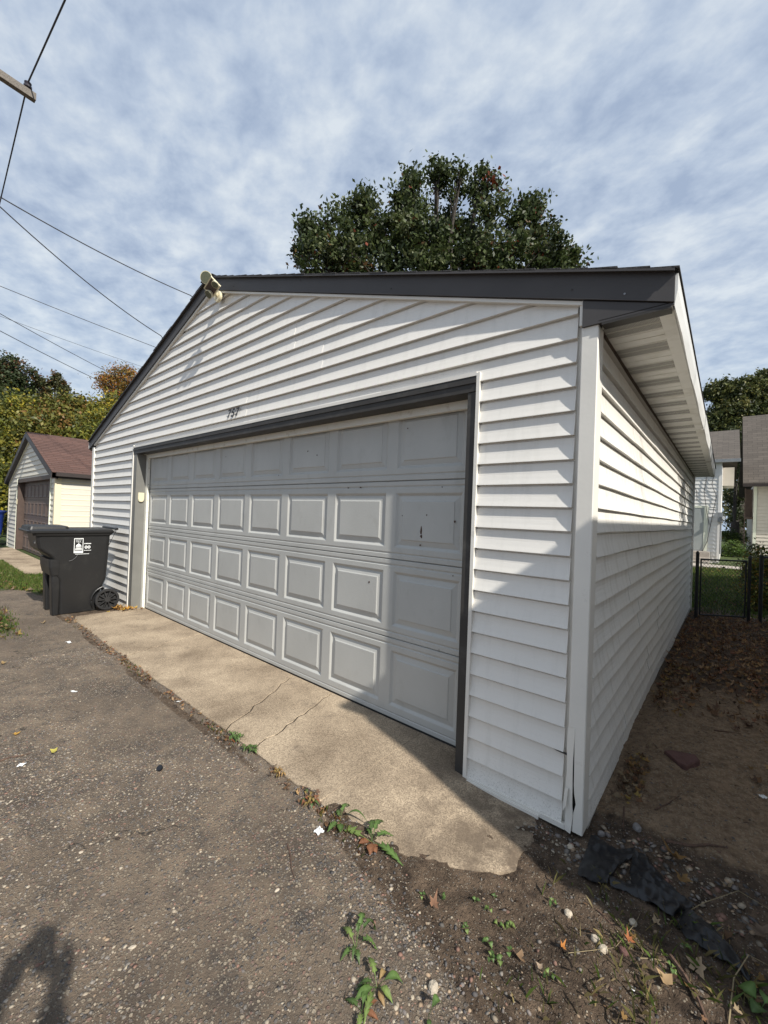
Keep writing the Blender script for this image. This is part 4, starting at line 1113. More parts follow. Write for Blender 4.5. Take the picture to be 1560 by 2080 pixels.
pmb.loft(rings, cap=False); pmb.f.append(tuple(range(12, 16))); pme = bpy.data.meshes.new('panel'); pme.from_pydata(pmb.v, [], pmb.f); pme.materials.append(M['brown_door']); pme.update()
for r_ in range(4):
    mb = MB(); mb.box(-9.870, -6.010, ny0+.128, ny0+.14, .485*r_+.004, .485*r_+.481); mb.build('door_section', M['brown_door'], nd)
    for i in range(8):
        o = bpy.data.objects.new('panel', pme); o.location = (-9.800+i*.477, ny0+.1275, .07+.485*r_); COL.objects.link(o); o.parent = nd
mb = MB(); mb.box(-9.980, -9.910, ny0-.035, ny0-.021, 1.32, 1.47); mb.build('opener_keypad', M['cream'], ng)
for s_, xe in ((1, nx1+.12), (-1, nx0-.12)):
    zt2 = lambda x: ZP2 - sl2*abs(x-pc)
    a = [(pc, ny0-.10, ZP2-.03), (xe, ny0-.10, zt2(xe)-.03), (xe, ny0-.10, zt2(xe)), (pc, ny0-.10, ZP2)]
    mb = MB(); mb.hexa(a, [(x, ny1+.1, z) for x, y, z in a]); rf = mb.build('roof', M['red_roof'], ng)
    nco = 22; Lt = abs(xe-pc)+.02
    for i in range(nco):
        u0, u1 = Lt*i/nco, Lt*(i+1)/nco+.012
        def P(u, dz, y): return (pc+s_*u, y, ZP2-sl2*u+dz)
        mb = MB(); mb.hexa([P(u0, .0005, ny0-.115), P(u1, .002, ny0-.115), P(u1, .014, ny0-.115), P(u0, .003, ny0-.115)], [P(u0, .0005, ny1+.12), P(u1, .002, ny1+.12), P(u1, .014, ny1+.12), P(u0, .003, ny1+.12)])
        mb.build('shingle_course', M['red_roof'], rf)
    a = [(pc, ny0-.122, ZP2-.15), (xe, ny0-.122, zt2(xe)-.15), (xe, ny0-.122, zt2(xe)-.002), (pc, ny0-.122, ZP2-.002)]
    mb = MB(); mb.hexa(a, [(x, ny0-.1155, z) for x, y, z in a])
    a2 = [(pc, ny0-.1154, ZP2-.15), (xe, ny0-.1154, zt2(xe)-.15), (xe, ny0-.1154, zt2(xe)-.032), (pc, ny0-.1154, ZP2-.032)]
    mb.hexa(a2, [(x, ny0-.001, z) for x, y, z in a2]); mb.build('rake_board', M['brown_fascia'], ng)
    mb = MB(); a = [(pc, ny0-.03, ZP2-.178), (xe-s_*.12, ny0-.03, zt2(xe)-.178+.12*sl2), (xe-s_*.12, ny0-.03, zt2(xe)-.152+.12*sl2), (pc, ny0-.03, ZP2-.152)]
    mb.hexa(a, [(x, ny0-.001, z) for x, y, z in a]); mb.build('channel_trim', M['pale_trim'], ng)
    mb = MB(); mb.box(min(xe, xe-s_*.02), max(xe, xe-s_*.02), ny0-.11, ny1+.1, zt2(xe)-.13, zt2(xe)-.002); mb.box(min(xe+s_*.001, xe+s_*.09), max(xe+s_*.001, xe+s_*.09), ny0-.05, ny1+.08, zt2(xe)-.09, zt2(xe)-.005) if s_ > 0 else None; mb.build('gutter', M['brown_fascia'], ng)

# ================================================================== NEIGHBOUR'S GARAGE (right, throws the low shadow)
rg = empty('side_garage', (0, 0, 0)); tag(rg, 'neighbouring garage right of the camera, beyond the frame, shading the soil strip', 'garage')
ax0, ax1, ay0, ay1 = 7.22, 12.6, -0.70, 6.2
ZE3 = 2.66; sl3 = 0.32; xc3 = (ax0+ax1)/2
mb = MB(); mb.box(ax0, ax1, ay0, ay1, -0.1, ZE3-.06); mb.add([(ax0, ay0+.001, ZE3-.059), (ax1, ay0+.001, ZE3-.059), (xc3, ay0+.001, ZE3+sl3*(xc3-ax0)-.02), (ax0, ay1-.001, ZE3-.059), (ax1, ay1-.001, ZE3-.059), (xc3, ay1-.001, ZE3+sl3*(xc3-ax0)-.02)], [(0, 1, 2), (5, 4, 3), (0, 3, 4, 1), (1, 4, 5, 2), (2, 5, 3, 0)])
mb.build('wall', M['stucco'], rg)
for s_, xe in ((-1, ax0-.20), (1, ax1+.20)):
    a = [(xc3, ay0-.01, ZE3+sl3*(xc3-ax0+.2)), (xe, ay0-.01, ZE3), (xe, ay0-.01, ZE3-.04), (xc3, ay0-.01, ZE3+sl3*(xc3-ax0+.2)-.04)]
    mb = MB(); mb.hexa(a, [(x, ay1+.1, z) for x, y, z in a]); mb.build('roof', M['shingle'], rg)
mb = MB(); mb.box(8.4, 11.4, ay0-.03, ay0-.001, 0, 2.15); mb.build('garage_door', M['brown_door'], rg)
z = 0.0
while z < ZE3-.15:
    board(rg, M['house_beige'], (ax0-.001, ay1-.05), (0, -1), (-1, 0), z, .15, 0, ay1-ay0-.1); z += .15

# ================================================================== FAR HOUSES (right)
def clap(parent, m_, x0, x1, y, z0, z1, s=0.165):
    z = z0
    while z < z1-.02:
        board(parent, m_, (0, y), (1, 0), (0, -1), z, min(s, z1-z), x0, x1); z += s
wh = empty('white_house', (0, 0, 0)); tag(wh, 'white clapboard house seen past the far corner of the garage', 'house')
wy = 20.0
mb = MB(); mb.box(-3.0, 5.80, wy+.002, wy+7, -0.12, 4.25); mb.build('wall', M['house_white'], wh)
clap(wh, M['house_white'], 3.2, 4.66, wy, .35, 2.24); clap(wh, M['house_white'], 5.42, 5.72, wy, .35, 2.24); clap(wh, M['house_white'], 3.2, 5.72, wy, 2.24, 4.22)
clap(wh, M['house_white'], 4.9, 5.72, wy, 0.02, .35)
mb = MB(); mb.box(5.721, 5.82, wy-.03, wy+.05, -.05, 4.24); mb.build('corner_post', M['house_white'], wh)
mb = MB(); mb.box(4.67, 5.26, wy-.02, wy-.001, .40, 2.20); d_ = mb.build('door', M['grey_door'], wh)
mb = MB(); mb.box(5.265, 5.40, wy-.03, wy-.0, .38, 2.30).box(4.5, 5.264, wy-.03, wy, 2.205, 2.30); mb.build('door_frame', M['pale_trim'], wh)
for i, (a, b_) in enumerate(((.13, .30), (.0, .13), (-.12, 0.0))):
    mb = MB(); mb.box(3.6, 5.50+.0*i, wy-.55-.28*i, wy-.035, a, b_ if i else .36); mb.build('step', M['step'], wh)
mb = MB(); mb.hexa([(-3.2, wy-.12, 4.12), (6.38, wy-.12, 4.12), (6.38, wy-.12, 4.24), (-3.2, wy-.12, 4.24)], [(-3.2, wy+4.0, 6.05), (6.38, wy+4.0, 6.05), (6.38, wy+4.0, 6.17), (-3.2, wy+4.0, 6.17)])
mb.hexa([(-3.2, wy+4.001, 6.05), (6.38, wy+4.001, 6.05), (6.38, wy+4.001, 6.17), (-3.2, wy+4.001, 6.17)], [(-3.2, wy+8.4, 4.10), (6.38, wy+8.4, 4.10), (6.38, wy+8.4, 4.22), (-3.2, wy+8.4, 4.22)])
mb.build('roof', M['grey_roof'], wh)
mb = MB(); mb.box(-3.2, 6.40, wy-.21, wy-.122, 4.10, 4.23); mb.build('gutter', M['steel'], wh)
mb = MB(); mb.box(5.83, 6.22, wy+1.4, wy+3, 3.25, 4.05); mb.build('bay', M['house_beige'], wh)
mb = MB(); mb.box(5.72, 5.90, wy-.16, wy-.031, 1.62, 2.02); mb.disc((5.86, wy-.16, 1.80), (1, -1, 0), .07, .08, 14); mb.tube([(5.83, wy-.09, 1.62), (5.83, wy-.09, .3)], .03, 8); mb.build('electric_meter', M['steel'], wh)
for pts in ([(4.72, wy-.05, 3.9), (4.9, wy-.05, 3.2), (5.0, wy-.05, 2.9), (5.02, wy-.05, 2.5)], [(5.6, wy-.05, 3.9), (5.5, wy-.06, 3.2), (5.66, wy-.05, 2.7), (5.55, wy-.06, 1.9), (5.4, wy-.05, .8), (5.2, wy-.05, .2)],
            [(5.35, wy-.05, 3.8), (5.25, wy-.05, 2.9), (5.35, wy-.05, 2.1), (5.45, wy-.05, 1.5)]):
    mb = MB(); mb.tube(pts, .012, 5); mb.build('cable', M['wire'], wh)
rh = empty('beige_house', (0, 0, 0)); tag(rh, 'beige clapboard house with long brown-grey roof at the right edge', 'house')
hy = 26.0
mb = MB(); mb.box(7.05, 16, hy+.002, hy+9, -.12, 3.72); mb.build('wall', M['house_beige'], rh)
clap(rh, M['house_beige'], 7.17, 10.5, hy, .1, 3.6, .175)
mb = MB(); mb.box(7.04, 7.16, hy-.03, hy+.05, -.05, 3.62); mb.build('corner_post', M['pale_trim'], rh)
mb = MB(); mb.hexa([(6.60, hy-.6, 3.55), (16.5, hy-.6, 3.55), (16.5, hy-.6, 3.70), (6.60, hy-.6, 3.70)], [(6.60, hy+4.4, 7.95), (16.5, hy+4.4, 7.95), (16.5, hy+4.4, 8.1), (6.6, hy+4.4, 8.1)])
mb.hexa([(6.60, hy+4.401, 7.95), (16.5, hy+4.401, 7.95), (16.5, hy+4.401, 8.10), (6.60, hy+4.401, 8.10)], [(6.60, hy+9.4, 3.55), (16.5, hy+9.4, 3.55), (16.5, hy+9.4, 3.7), (6.6, hy+9.4, 3.7)])
mb.build('roof', M['grey_roof'], rh)
mb = MB(); mb.box(6.6, 16.5, hy-.68, hy-.602, 3.50, 3.64); mb.build('gutter', M['brown_fascia'], rh)
mb = MB(); mb.box(6.70, 6.74, hy+.3, hy+.34, 0, 3.5).box(6.74, 7.04, hy+.3, hy+1.5, 1.9, 2.0).box(6.74, 7.04, hy+1.2, hy+1.26, 2.0, 3.5); mb.build('porch_frame', M['brown_trim'], rh)

# ================================================================== FENCE GATE
gt = empty('gate', (5.66, 6.3, -.1)); tag(gt, 'black chain-link garden gate between the garage corner and the shrub', 'gate'); gt.location = (0, 0, 0)
gA, gB = Vector((5.675, 6.28, -.10)), Vector((6.32, 6.72, -.10)); gd_ = (gB-gA).normalized()
def GP(s, z): p = gA+gd_*s; return (p.x, p.y, -.1+z)
Lg = (gB-gA).length
mb = MB(); mb.tube([GP(0, 0), GP(0, 1.06)], .024, 10); mb.tube([GP(0, 1.06), GP(0, 1.10)], [.030, .012], 10); mb.build('post', M['black_metal'], gt)
mb = MB(); mb.tube([GP(Lg, 0), GP(Lg, 1.02)], .022, 10); mb.tube([GP(Lg, 1.02), GP(Lg, 1.06)], [.030, .012], 10); mb.build('post', M['black_metal'], gt)
mb = MB(); mb.tube([GP(.055, .97), GP(Lg-.04, .97)], .013, 8); mb.tube([GP(.055, .08), GP(Lg-.04, .08)], .013, 8); mb.tube([GP(.055, .08), GP(.055, .97)], .011, 8); mb.tube([GP(Lg-.055, .08), GP(Lg-.055, .97)], .011, 8); mb.build('gate_frame', M['black_metal'], gt)
mb = MB(); q = -0.9; st = .055
while q < Lg:
    for dirn in (1, -1):
        s0, s1 = (q, q+.89*.9) ; z0_, z1_ = (.08, .97) if dirn > 0 else (.97, .08)
        c0 = max(s0, .06); c1 = min(s1, Lg-.055)
        if c1 > c0:
            za = z0_+(z1_-z0_)*(c0-s0)/(s1-s0); zb_ = z0_+(z1_-z0_)*(c1-s0)/(s1-s0)
            mb.tube([GP(c0, za), GP(c1, zb_)], .0022, 4, cap=False)
    q += st
me_ = mb.build('wire_mesh', M['black_metal'], gt)
# fence run beyond the gate to the right
fn = empty('chain_link_fence', (0, 0, 0)); tag(fn, 'black chain-link fence running right from the gate into the shrub', 'fence')
fA = gB + Vector((.06, .0, 0)); 
for i in range(4):
    mb = MB(); mb.tube([(fA.x+.08+i*2.2, fA.y+.05, -.1), (fA.x+.08+i*2.2, fA.y+.05, .98)], .026, 8); mb.build('post', M['black_metal'], fn)
mb = MB(); mb.tube([(fA.x+.08, fA.y+.05, .95), (fA.x+6.7, fA.y+.05, .95)], .018, 8); mb.build('rail', M['black_metal'], fn)
mb = MB(); q = fA.x+.08-.8
while q < fA.x+4:
    for (z0_, z1_) in ((-.08, .93), (.93, -.08)): 
        if q > fA.x+.08: mb.tube([(q, fA.y+.05, z0_), (q+.9, fA.y+.05, z1_)], .002, 4, cap=False)
    q += .06
mb.build('wire_mesh', M['black_metal'], fn)

# ================================================================== UTILITY POLE AND WIRES
up = empty('utility_pole', (0, 0, 0)); tag(up, 'grey timber utility pole with crossarm at the upper left', 'utility pole')
ARM0 = Vector((-2.792, -0.812, 8.000)); ARM1 = Vector((-2.759, -1.241, 8.000)); ad_ = (ARM1-ARM0); ad_.z = 0; ad_.normalize()
pc_ = ARM0 + ad_*1.25
mb = MB(); mb.tube([(pc_.x+.12, pc_.y, -.1), (pc_.x+.12, pc_.y, 9.2)], [.16, .11], 14); mb.build('pole', M['pole_wood'], up)
nrm_ = Vector((-ad_.y, ad_.x, 0))
a = ARM0; e_ = ARM0 + ad_*2.5
mb = MB(); hw_, hh_ = .045, .055
mb.hexa([a-nrm_*hw_-Vector((0, 0, hh_)), a+nrm_*hw_-Vector((0, 0, hh_)), a+nrm_*hw_+Vector((0, 0, hh_)), a-nrm_*hw_+Vector((0, 0, hh_))],
        [e_-nrm_*hw_-Vector((0, 0, hh_)), e_+nrm_*hw_-Vector((0, 0, hh_)), e_+nrm_*hw_+Vector((0, 0, hh_)), e_-nrm_*hw_+Vector((0, 0, hh_))])
mb.build('crossarm', M['pole_wood'], up)
ins_ = ARM0+ad_*.10+Vector((0, 0, .056))
for kk in (0.10, 2.4):
    b0 = ARM0+ad_*kk+Vector((0, 0, .056))
    mb = MB(); mb.tube([b0, b0+Vector((0, 0, .02)), b0+Vector((0, 0, .03)), b0+Vector((0, 0, .06)), b0+Vector((0, 0, .07)), b0+Vector((0, 0, .10)), b0+Vector((0, 0, .11)), b0+Vector((0, 0, .13))], [.03, .03, .055, .055, .035, .048, .048, .02], 14); mb.build('insulator', M['porcelain'], up)
wtop = ins_+Vector((0, 0, .115))
def wire(name, label, pts, r, sag=0.0, group='overhead wires'):
    P = [Vector(p) for p in pts]; out = []
    for i in range(len(P)-1):
        n = 14
        for j in range(n+(i == len(P)-2)):
            t = j/n; q = P[i].lerp(P[i+1], t); q = q - Vector((0, 0, sag*4*t*(1-t))); out.append(q)
    mb = MB(); mb.tube(out, r, 6); o = mb.build(name, M['wire'], None); tag(o, label, 'wire', group); return o
mainA = Vector((-6.461, -0.810, 8.020)); dirA = (mainA - wtop)
mainB = Vector((-0.884, -0.827, 8.100)); dirB = (mainB - wtop)
wire('overhead_wire', 'thick overhead wire running over the insulator on the crossarm', [wtop+dirB*9, mainB, wtop, mainA, mainA+dirA*5], .011)
tapA = Vector((-6.224, -0.837, 8.000)); tapB = Vector((-6.533, -0.799, 7.950))
wire('service_drop', 'twisted cable reaching the roof edge just left of the security light', [tapA+(tapA-Vector((-7.217, 3.726, 8.167)))*0.15, tapA, (-7.217, 3.726, 8.167), (-9.178, 5.989, 9.010)], .013, 0.10)
wire('service_drop', 'steep cable coming down to the middle of the left roof slope', [tapB+(tapB-Vector((-8.979, 3.560, 7.266)))*0.15, tapB, (-8.979, 3.560, 7.266), (-11.177, 5.632, 7.281)], .013, 0.16)
wire('service_drop', 'thin cable crossing the sky halfway down the left side', [(-14.813, -1.371, 9.470), (-14.621, 0.100, 9.295), (-14.626, 5.327, 8.868), (-15.427, 7.265, 9.036)], .012, .02)
wire('service_drop', 'thin cable dipping towards the orange tree top', [(-16.291, -1.309, 9.595), (-15.972, 0.275, 8.741), (-19.846, 4.858, 8.653), (-21.120, 6.400, 8.698)], .013, .03)
wire('service_drop', 'faint thin cable flattest of those on the left', [(-19.247, -1.185, 9.869), (-18.719, 0.569, 9.551), (-20.699, 6.744, 9.675), (-22.784, 8.903, 10.346)], .008, .03)
wire('service_drop', 'lowest thin cable above the neighbouring garage roof', [(-14.783, -1.333, 8.204), (-14.583, 0.148, 7.649), (-17.611, 4.137, 7.432), (-18.842, 5.715, 7.426)], .013, .03)

# ================================================================== TREES
def leaf_cloud(blobs, nleaf, size, cols, seed=0, clus=45, cspread=0.30, shell=0.55, up=0.0, aspect=0.55, pw=2/3.):
    rg_ = np.random.default_rng(seed)
    B = np.array(blobs, float)
    vol = (B[:, 3]*B[:, 4]*B[:, 5])**pw; pr = vol/vol.sum()
    nc = max(1, nleaf//clus)
    bi = rg_.choice(len(B), nc, p=pr)
    d = rg_.normal(size=(nc, 3)); d /= np.linalg.norm(d, axis=1)[:, None]
    rad = shell + (1-shell)*rg_.random(nc)**0.6
    rad[rg_.random(nc) < 0.08] *= 1.12
    cc = B[bi, :3] + d*rad[:, None]*B[bi, 3:6]
    csz = cspread*rg_.uniform(0.5, 1.25, nc)
    ci = np.repeat(np.arange(nc), clus); n = len(ci)
    off_ = rg_.normal(size=(n, 3))*csz[ci][:, None]*np.array([1, 1, 0.75+up])
    pos = cc[ci] + off_
    # leaf frames
    a = rg_.normal(size=(n, 3)); a[:, 2] -= 0.15; a /= np.linalg.norm(a, axis=1)[:, None]
    b = np.cross(a, rg_.normal(size=(n, 3))); b /= np.linalg.norm(b, axis=1)[:, None]
    s = size*rg_.uniform(0.6, 1.25, n)[:, None]
    V = np.stack([pos - a*s*0.5, pos + b*s*0.5*aspect - a*s*0.05, pos + a*s*0.5, pos - b*s*0.5*aspect - a*s*0.05], 1).reshape(-1, 3)
    F = np.arange(4*n).reshape(n, 4)
    cl = np.array([c[:3] for c in cols]); wt = np.array([c[3] for c in cols]); wt = wt/wt.sum()
    # colour by cluster mostly, with leaf to leaf variation
    kc = rg_.choice(len(cl), nc, p=wt); base = cl[kc][ci]
    alt = cl[rg_.choice(len(cl), n, p=wt)]
    mixf = (rg_.random(n) < 0.25)[:, None]
    c = np.where(mixf, alt, base)*rg_.uniform(0.7, 1.3, n)[:, None]
    C = np.repeat(np.concatenate([c, np.ones((n, 1))], 1), 4, 0)
    return V, F, C
def tree(name, label, cat, base, blobs, nleaf, size, cols, trunk_r=0.2, seed=0, clus=45, cspread=0.3, shell=0.55, group=None, fork=None, up=0.0, tkind='trunk', pw=2/3.):
    t = empty(name, (0, 0, 0)); tag(t, label, cat, group)
    V, F, C = leaf_cloud(blobs, nleaf, size, cols, seed, clus, cspread, shell, up, pw=pw)
    cr = np_mesh('crown', V, F, M['leaf'], t, C)
    rq = random.Random(seed)
    bmean = np.mean(np.array(blobs)[:, :2], 0)
    bz = Vector(base) if base else Vector((bmean[0], bmean[1], -.1)); cen = Vector(np.mean(np.array(blobs)[:, :3], 0)); zmin = min(b[2]-b[5]*.4 for b in blobs)
    fk = Vector(fork) if fork else Vector((bz.x*.7+cen.x*.3, bz.y*.7+cen.y*.3, bz.z + (zmin-bz.z)*.75))
    mb = MB(); mb.tube([bz-Vector((0, 0, .3)), bz+Vector((0, 0, .15)), bz.lerp(fk, .5)+Vector((rq.uniform(-.05, .05), rq.uniform(-.05, .05), 0)), fk], [trunk_r*1.5, trunk_r*1.15, trunk_r*.95, trunk_r*.85], 10)
    mb.build(tkind, M['bark'], t, True)
    mb = MB()
    for b in blobs:
        c = Vector(b[:3]); top = c+Vector((0, 0, b[5]*.75)); mid = fk.lerp(c, .5)+Vector((rq.uniform(-.2, .2), rq.uniform(-.2, .2), .02*(c-fk).length))
        r0 = trunk_r*rq.uniform(.2, .32)
        mb.tube([fk-Vector((0, 0, .1)), mid, c, top], [r0, r0*.6, r0*.32, .012], 6)
        for k in range(5):
            st_ = mid.lerp(c, rq.uniform(.2, 1)); d = Vector((rq.uniform(-1, 1), rq.uniform(-1, 1), rq.uniform(-.1, 1))).normalized()
            en = c+Vector((d.x*b[3], d.y*b[4], d.z*b[5]))*.85
            mb.tube([st_, st_.lerp(en, .5)+Vector((0, 0, .06)), en], [r0*.28, r0*.16, .008], 5)
    mb.build('limbs', M['bark'], t)
    return t
OAK = [(-6.32, 8.36, 12.16, 0.89, 0.89, 0.97), (-5.77, 7.53, 10.66, 0.63, 0.63, 0.76), (-6.86, 7.90, 12.39, 0.39, 0.39, 0.48), (-5.47, 9.72, 12.91, 0.92, 0.92, 1.13), (-5.24, 9.25, 13.49, 0.39, 0.39, 0.48), (-4.87, 8.28, 10.98, 0.83, 0.83, 0.91), (-6.14, 9.15, 13.48, 0.38, 0.38, 0.48), (-3.78, 10.49, 13.40, 0.71, 0.71, 1.00), (-3.77, 10.48, 14.37, 0.37, 0.37, 0.46), (-3.02, 11.11, 14.60, 0.52, 0.52, 0.56), (-2.45, 11.60, 14.53, 0.48, 0.48, 0.62), (-2.78, 12.64, 12.84, 1.13, 1.13, 0.86), (-1.56, 12.34, 14.48, 0.54, 0.54, 0.75), (-0.98, 12.19, 13.15, 0.56, 0.56, 0.71), (-2.74, 10.08, 11.44, 1.00, 1.00, 0.91), (-4.01, 9.66, 11.92, 0.86, 0.86, 0.94), (-0.73, 11.77, 11.36, 1.00, 1.00, 0.80), (-0.32, 13.40, 12.80, 0.66, 0.66, 0.95), (-0.10, 13.57, 13.68, 0.37, 0.37, 0.46), (-0.57, 13.18, 13.56, 0.33, 0.33, 0.42), (0.05, 14.37, 12.82, 0.64, 0.64, 0.78), (0.75, 13.01, 11.16, 0.67, 0.67, 0.67), (0.91, 14.45, 11.54, 0.52, 0.52, 0.56), (1.07, 14.58, 11.94, 0.23, 0.23, 0.25), (-3.33, 12.17, 13.79, 0.66, 0.66, 0.55), (-3.55, 10.06, 10.25, 1.76, 1.76, 0.79), (-1.87, 12.12, 10.64, 1.81, 1.81, 0.81), (-0.15, 13.56, 10.72, 1.37, 1.37, 0.81), (-5.70, 8.90, 10.26, 1.37, 1.37, 0.81), (-5.45, 9.72, 14.15, 0.26, 0.26, 0.32), (-3.78, 10.47, 14.60, 0.25, 0.25, 0.31), (-3.01, 11.11, 14.83, 0.21, 0.21, 0.27), (-2.25, 11.76, 14.92, 0.21, 0.21, 0.23), (-1.57, 12.33, 14.96, 0.29, 0.29, 0.31), (-0.05, 13.62, 13.89, 0.21, 0.21, 0.23), (-6.93, 7.84, 12.77, 0.21, 0.21, 0.27), (-7.02, 7.78, 11.55, 0.33, 0.33, 0.46), (1.26, 14.75, 11.40, 0.17, 0.17, 0.19)]
tree('oak_tree', 'large dark green oak with a few rusty leaves rising behind the garage roof', 'tree', None, OAK, 50000, 0.185,
     [(0.048, 0.068, 0.020, 6), (0.072, 0.092, 0.030, 5), (0.028, 0.042, 0.014, 4), (0.11, 0.125, 0.055, 1.6), (0.17, 0.04, 0.018, .25), (0.13, 0.07, 0.025, .3)], .35, 1, clus=52, cspread=.20, shell=.35)
LA = [(-25.24, 1.64, 7.59, 1.05, 1.05, 1.22), (-25.61, 1.31, 8.96, 0.72, 0.72, 0.67), (-24.66, 2.12, 8.03, 0.50, 0.50, 0.72), (-25.06, 1.77, 8.98, 0.11, 0.17, 0.56), (-24.72, 2.07, 8.81, 0.11, 0.18, 0.61), (-24.45, 2.29, 8.46, 0.11, 0.17, 0.56), (-25.36, 1.52, 9.25, 0.11, 0.13, 0.44), (-25.14, 0.42, 7.12, 1.59, 1.59, 1.86), (-24.09, 1.32, 5.85, 1.59, 1.59, 1.59), (-24.89, 1.91, 9.13, 0.28, 0.28, 0.50), (-24.35, 2.38, 8.60, 0.25, 0.25, 0.61)]
tree('maple_tree', 'tall dark green tree with reddish tips at the far left', 'tree', None, LA, 26000, .16, [(0.035, 0.052, 0.02, 5), (0.055, 0.07, 0.025, 3), (0.12, 0.06, 0.03, .8)], .25, 2, cspread=.22)
LB = [(-25.28, 2.90, 8.50, 0.09, 0.19, 0.64), (-25.11, 3.05, 8.42, 0.09, 0.21, 0.70), (-24.88, 3.25, 8.08, 0.09, 0.19, 0.64), (-24.70, 3.39, 8.09, 0.09, 0.23, 0.75), (-24.44, 3.61, 8.54, 0.09, 0.23, 0.75), (-24.24, 3.78, 8.32, 0.09, 0.21, 0.70), (-24.03, 3.95, 8.12, 0.09, 0.17, 0.58), (-23.90, 4.07, 8.04, 0.09, 0.12, 0.41), (-25.41, 2.80, 8.06, 0.09, 0.12, 0.41), (-24.73, 3.38, 6.70, 1.16, 1.16, 0.75), (-24.23, 3.79, 7.19, 0.52, 0.52, 0.46), (-25.19, 2.99, 7.20, 0.46, 0.46, 0.46), (-23.74, 4.22, 6.83, 0.46, 0.46, 0.58)]
tree('maple_tree', 'tree with upright finger-like shoots left of the blue sky gap', 'tree', None, LB, 12000, .15, [(0.05, 0.06, 0.025, 4), (0.085, 0.085, 0.035, 3), (0.14, 0.075, 0.035, .8)], .2, 3, clus=26, cspread=.085, shell=.1, up=.5, pw=.3)
L1 = [(-20.98, 1.33, 5.22, 1.45, 1.45, 1.21), (-20.25, 1.94, 5.49, 1.21, 1.21, 1.01), (-20.66, 0.30, 4.06, 1.38, 1.38, 1.38), (-18.58, 1.40, 3.61, 1.34, 1.34, 1.12), (-17.03, 0.76, 2.18, 1.03, 1.03, 1.03), (-17.33, 0.52, 1.55, 1.23, 1.23, 1.23), (-18.13, -0.16, 2.12, 1.23, 1.23, 1.64)]
tree('ash_tree', 'broad olive green tree behind the left end of the cream garage', 'tree', None, L1, 34000, .17, [(0.143, 0.16, 0.028, 5), (0.195, 0.179, 0.033, 3), (0.072, 0.083, 0.022, 4), (0.338, 0.282, 0.033, 1.5)], .25, 4, cspread=.27)
L2 = [(-19.05, 2.95, 5.55, 1.21, 1.21, 0.97), (-18.21, 2.35, 4.64, 1.15, 1.15, 1.03), (-19.53, 3.85, 5.92, 1.06, 1.06, 0.86), (-17.21, 2.56, 3.45, 1.34, 1.34, 1.12), (-17.33, 3.10, 4.22, 1.15, 1.15, 1.15)]
tree('ash_tree', 'olive and bronze tree directly above the red-brown garage roof', 'tree', None, L2, 30000, .17, [(0.13, 0.134, 0.029, 5), (0.195, 0.166, 0.033, 4), (0.065, 0.077, 0.02, 3), (0.195, 0.109, 0.033, 2)], .22, 5, cspread=.26)
L3 = [(-18.85, 4.42, 5.83, 0.91, 0.91, 0.86), (-17.37, 4.37, 4.91, 1.06, 1.06, 1.06), (-16.62, 3.70, 4.02, 1.15, 1.15, 1.15), (-19.22, 5.41, 6.35, 0.90, 0.90, 0.90), (-17.47, 5.59, 5.14, 1.01, 1.01, 1.52), (-14.84, 3.90, 3.48, 0.87, 0.87, 1.09)]
tree('ash_tree', 'yellow-green tree touching the left corner of the white garage', 'tree', None, L3, 30000, .16, [(0.156, 0.166, 0.031, 5), (0.234, 0.205, 0.033, 4), (0.072, 0.083, 0.022, 3), (0.416, 0.307, 0.033, 1)], .22, 6, cspread=.25)
L4 = [(-25.31, 6.79, 9.41, 0.72, 0.72, 0.72), (-24.65, 7.34, 9.93, 0.85, 0.85, 0.78), (-24.99, 7.06, 8.77, 0.98, 0.98, 0.98), (-24.25, 7.68, 9.13, 0.98, 0.98, 1.30), (-25.63, 6.51, 9.56, 0.52, 0.52, 0.65), (-24.73, 7.29, 8.13, 1.17, 1.17, 0.78)]
tree('birch_tree', 'thin orange and gold autumn tree against the sky beside the left roof slope', 'tree', None, L4, 11000, .13, [(0.26, 0.15, 0.03, 4), (0.30, 0.11, 0.02, 3), (0.13, 0.11, 0.035, 4)], .16, 7, clus=30, cspread=.22, shell=.25)
R1 = [(6.48, 40.04, 11.93, 1.16, 1.16, 1.00), (5.59, 39.30, 11.89, 0.85, 0.85, 0.54), (7.35, 40.77, 12.36, 1.16, 1.16, 0.77), (7.93, 41.25, 12.96, 0.39, 0.39, 0.85), (8.24, 41.51, 12.59, 0.39, 0.39, 1.00), (5.93, 39.60, 9.97, 1.78, 1.78, 1.70), (7.70, 41.09, 10.06, 1.93, 1.93, 2.32), (9.46, 42.56, 10.91, 2.32, 2.32, 2.70), (5.08, 38.90, 8.38, 1.54, 1.54, 1.93), (6.41, 38.72, 7.67, 1.12, 1.12, 2.24), (6.46, 40.02, 12.62, 0.39, 0.39, 0.39), (7.05, 40.51, 12.80, 0.31, 0.31, 0.39), (5.05, 38.83, 12.32, 0.62, 0.62, 0.15), (4.79, 38.63, 11.85, 0.54, 0.54, 0.15), (8.10, 41.40, 13.16, 0.15, 0.21, 0.70), (7.82, 41.16, 12.84, 0.15, 0.21, 0.70), (5.58, 39.28, 12.50, 0.39, 0.39, 0.31)]
tree('ash_tree', 'tall dense dark olive tree behind the two far houses', 'tree', None, R1, 60000, .24, [(0.055, 0.07, 0.024, 5), (0.11, 0.12, 0.036, 4), (0.16, 0.145, 0.045, 1.5), (0.03, 0.04, 0.014, 3)], .35, 8, clus=30, cspread=.20, shell=.2, up=.3, pw=.42)
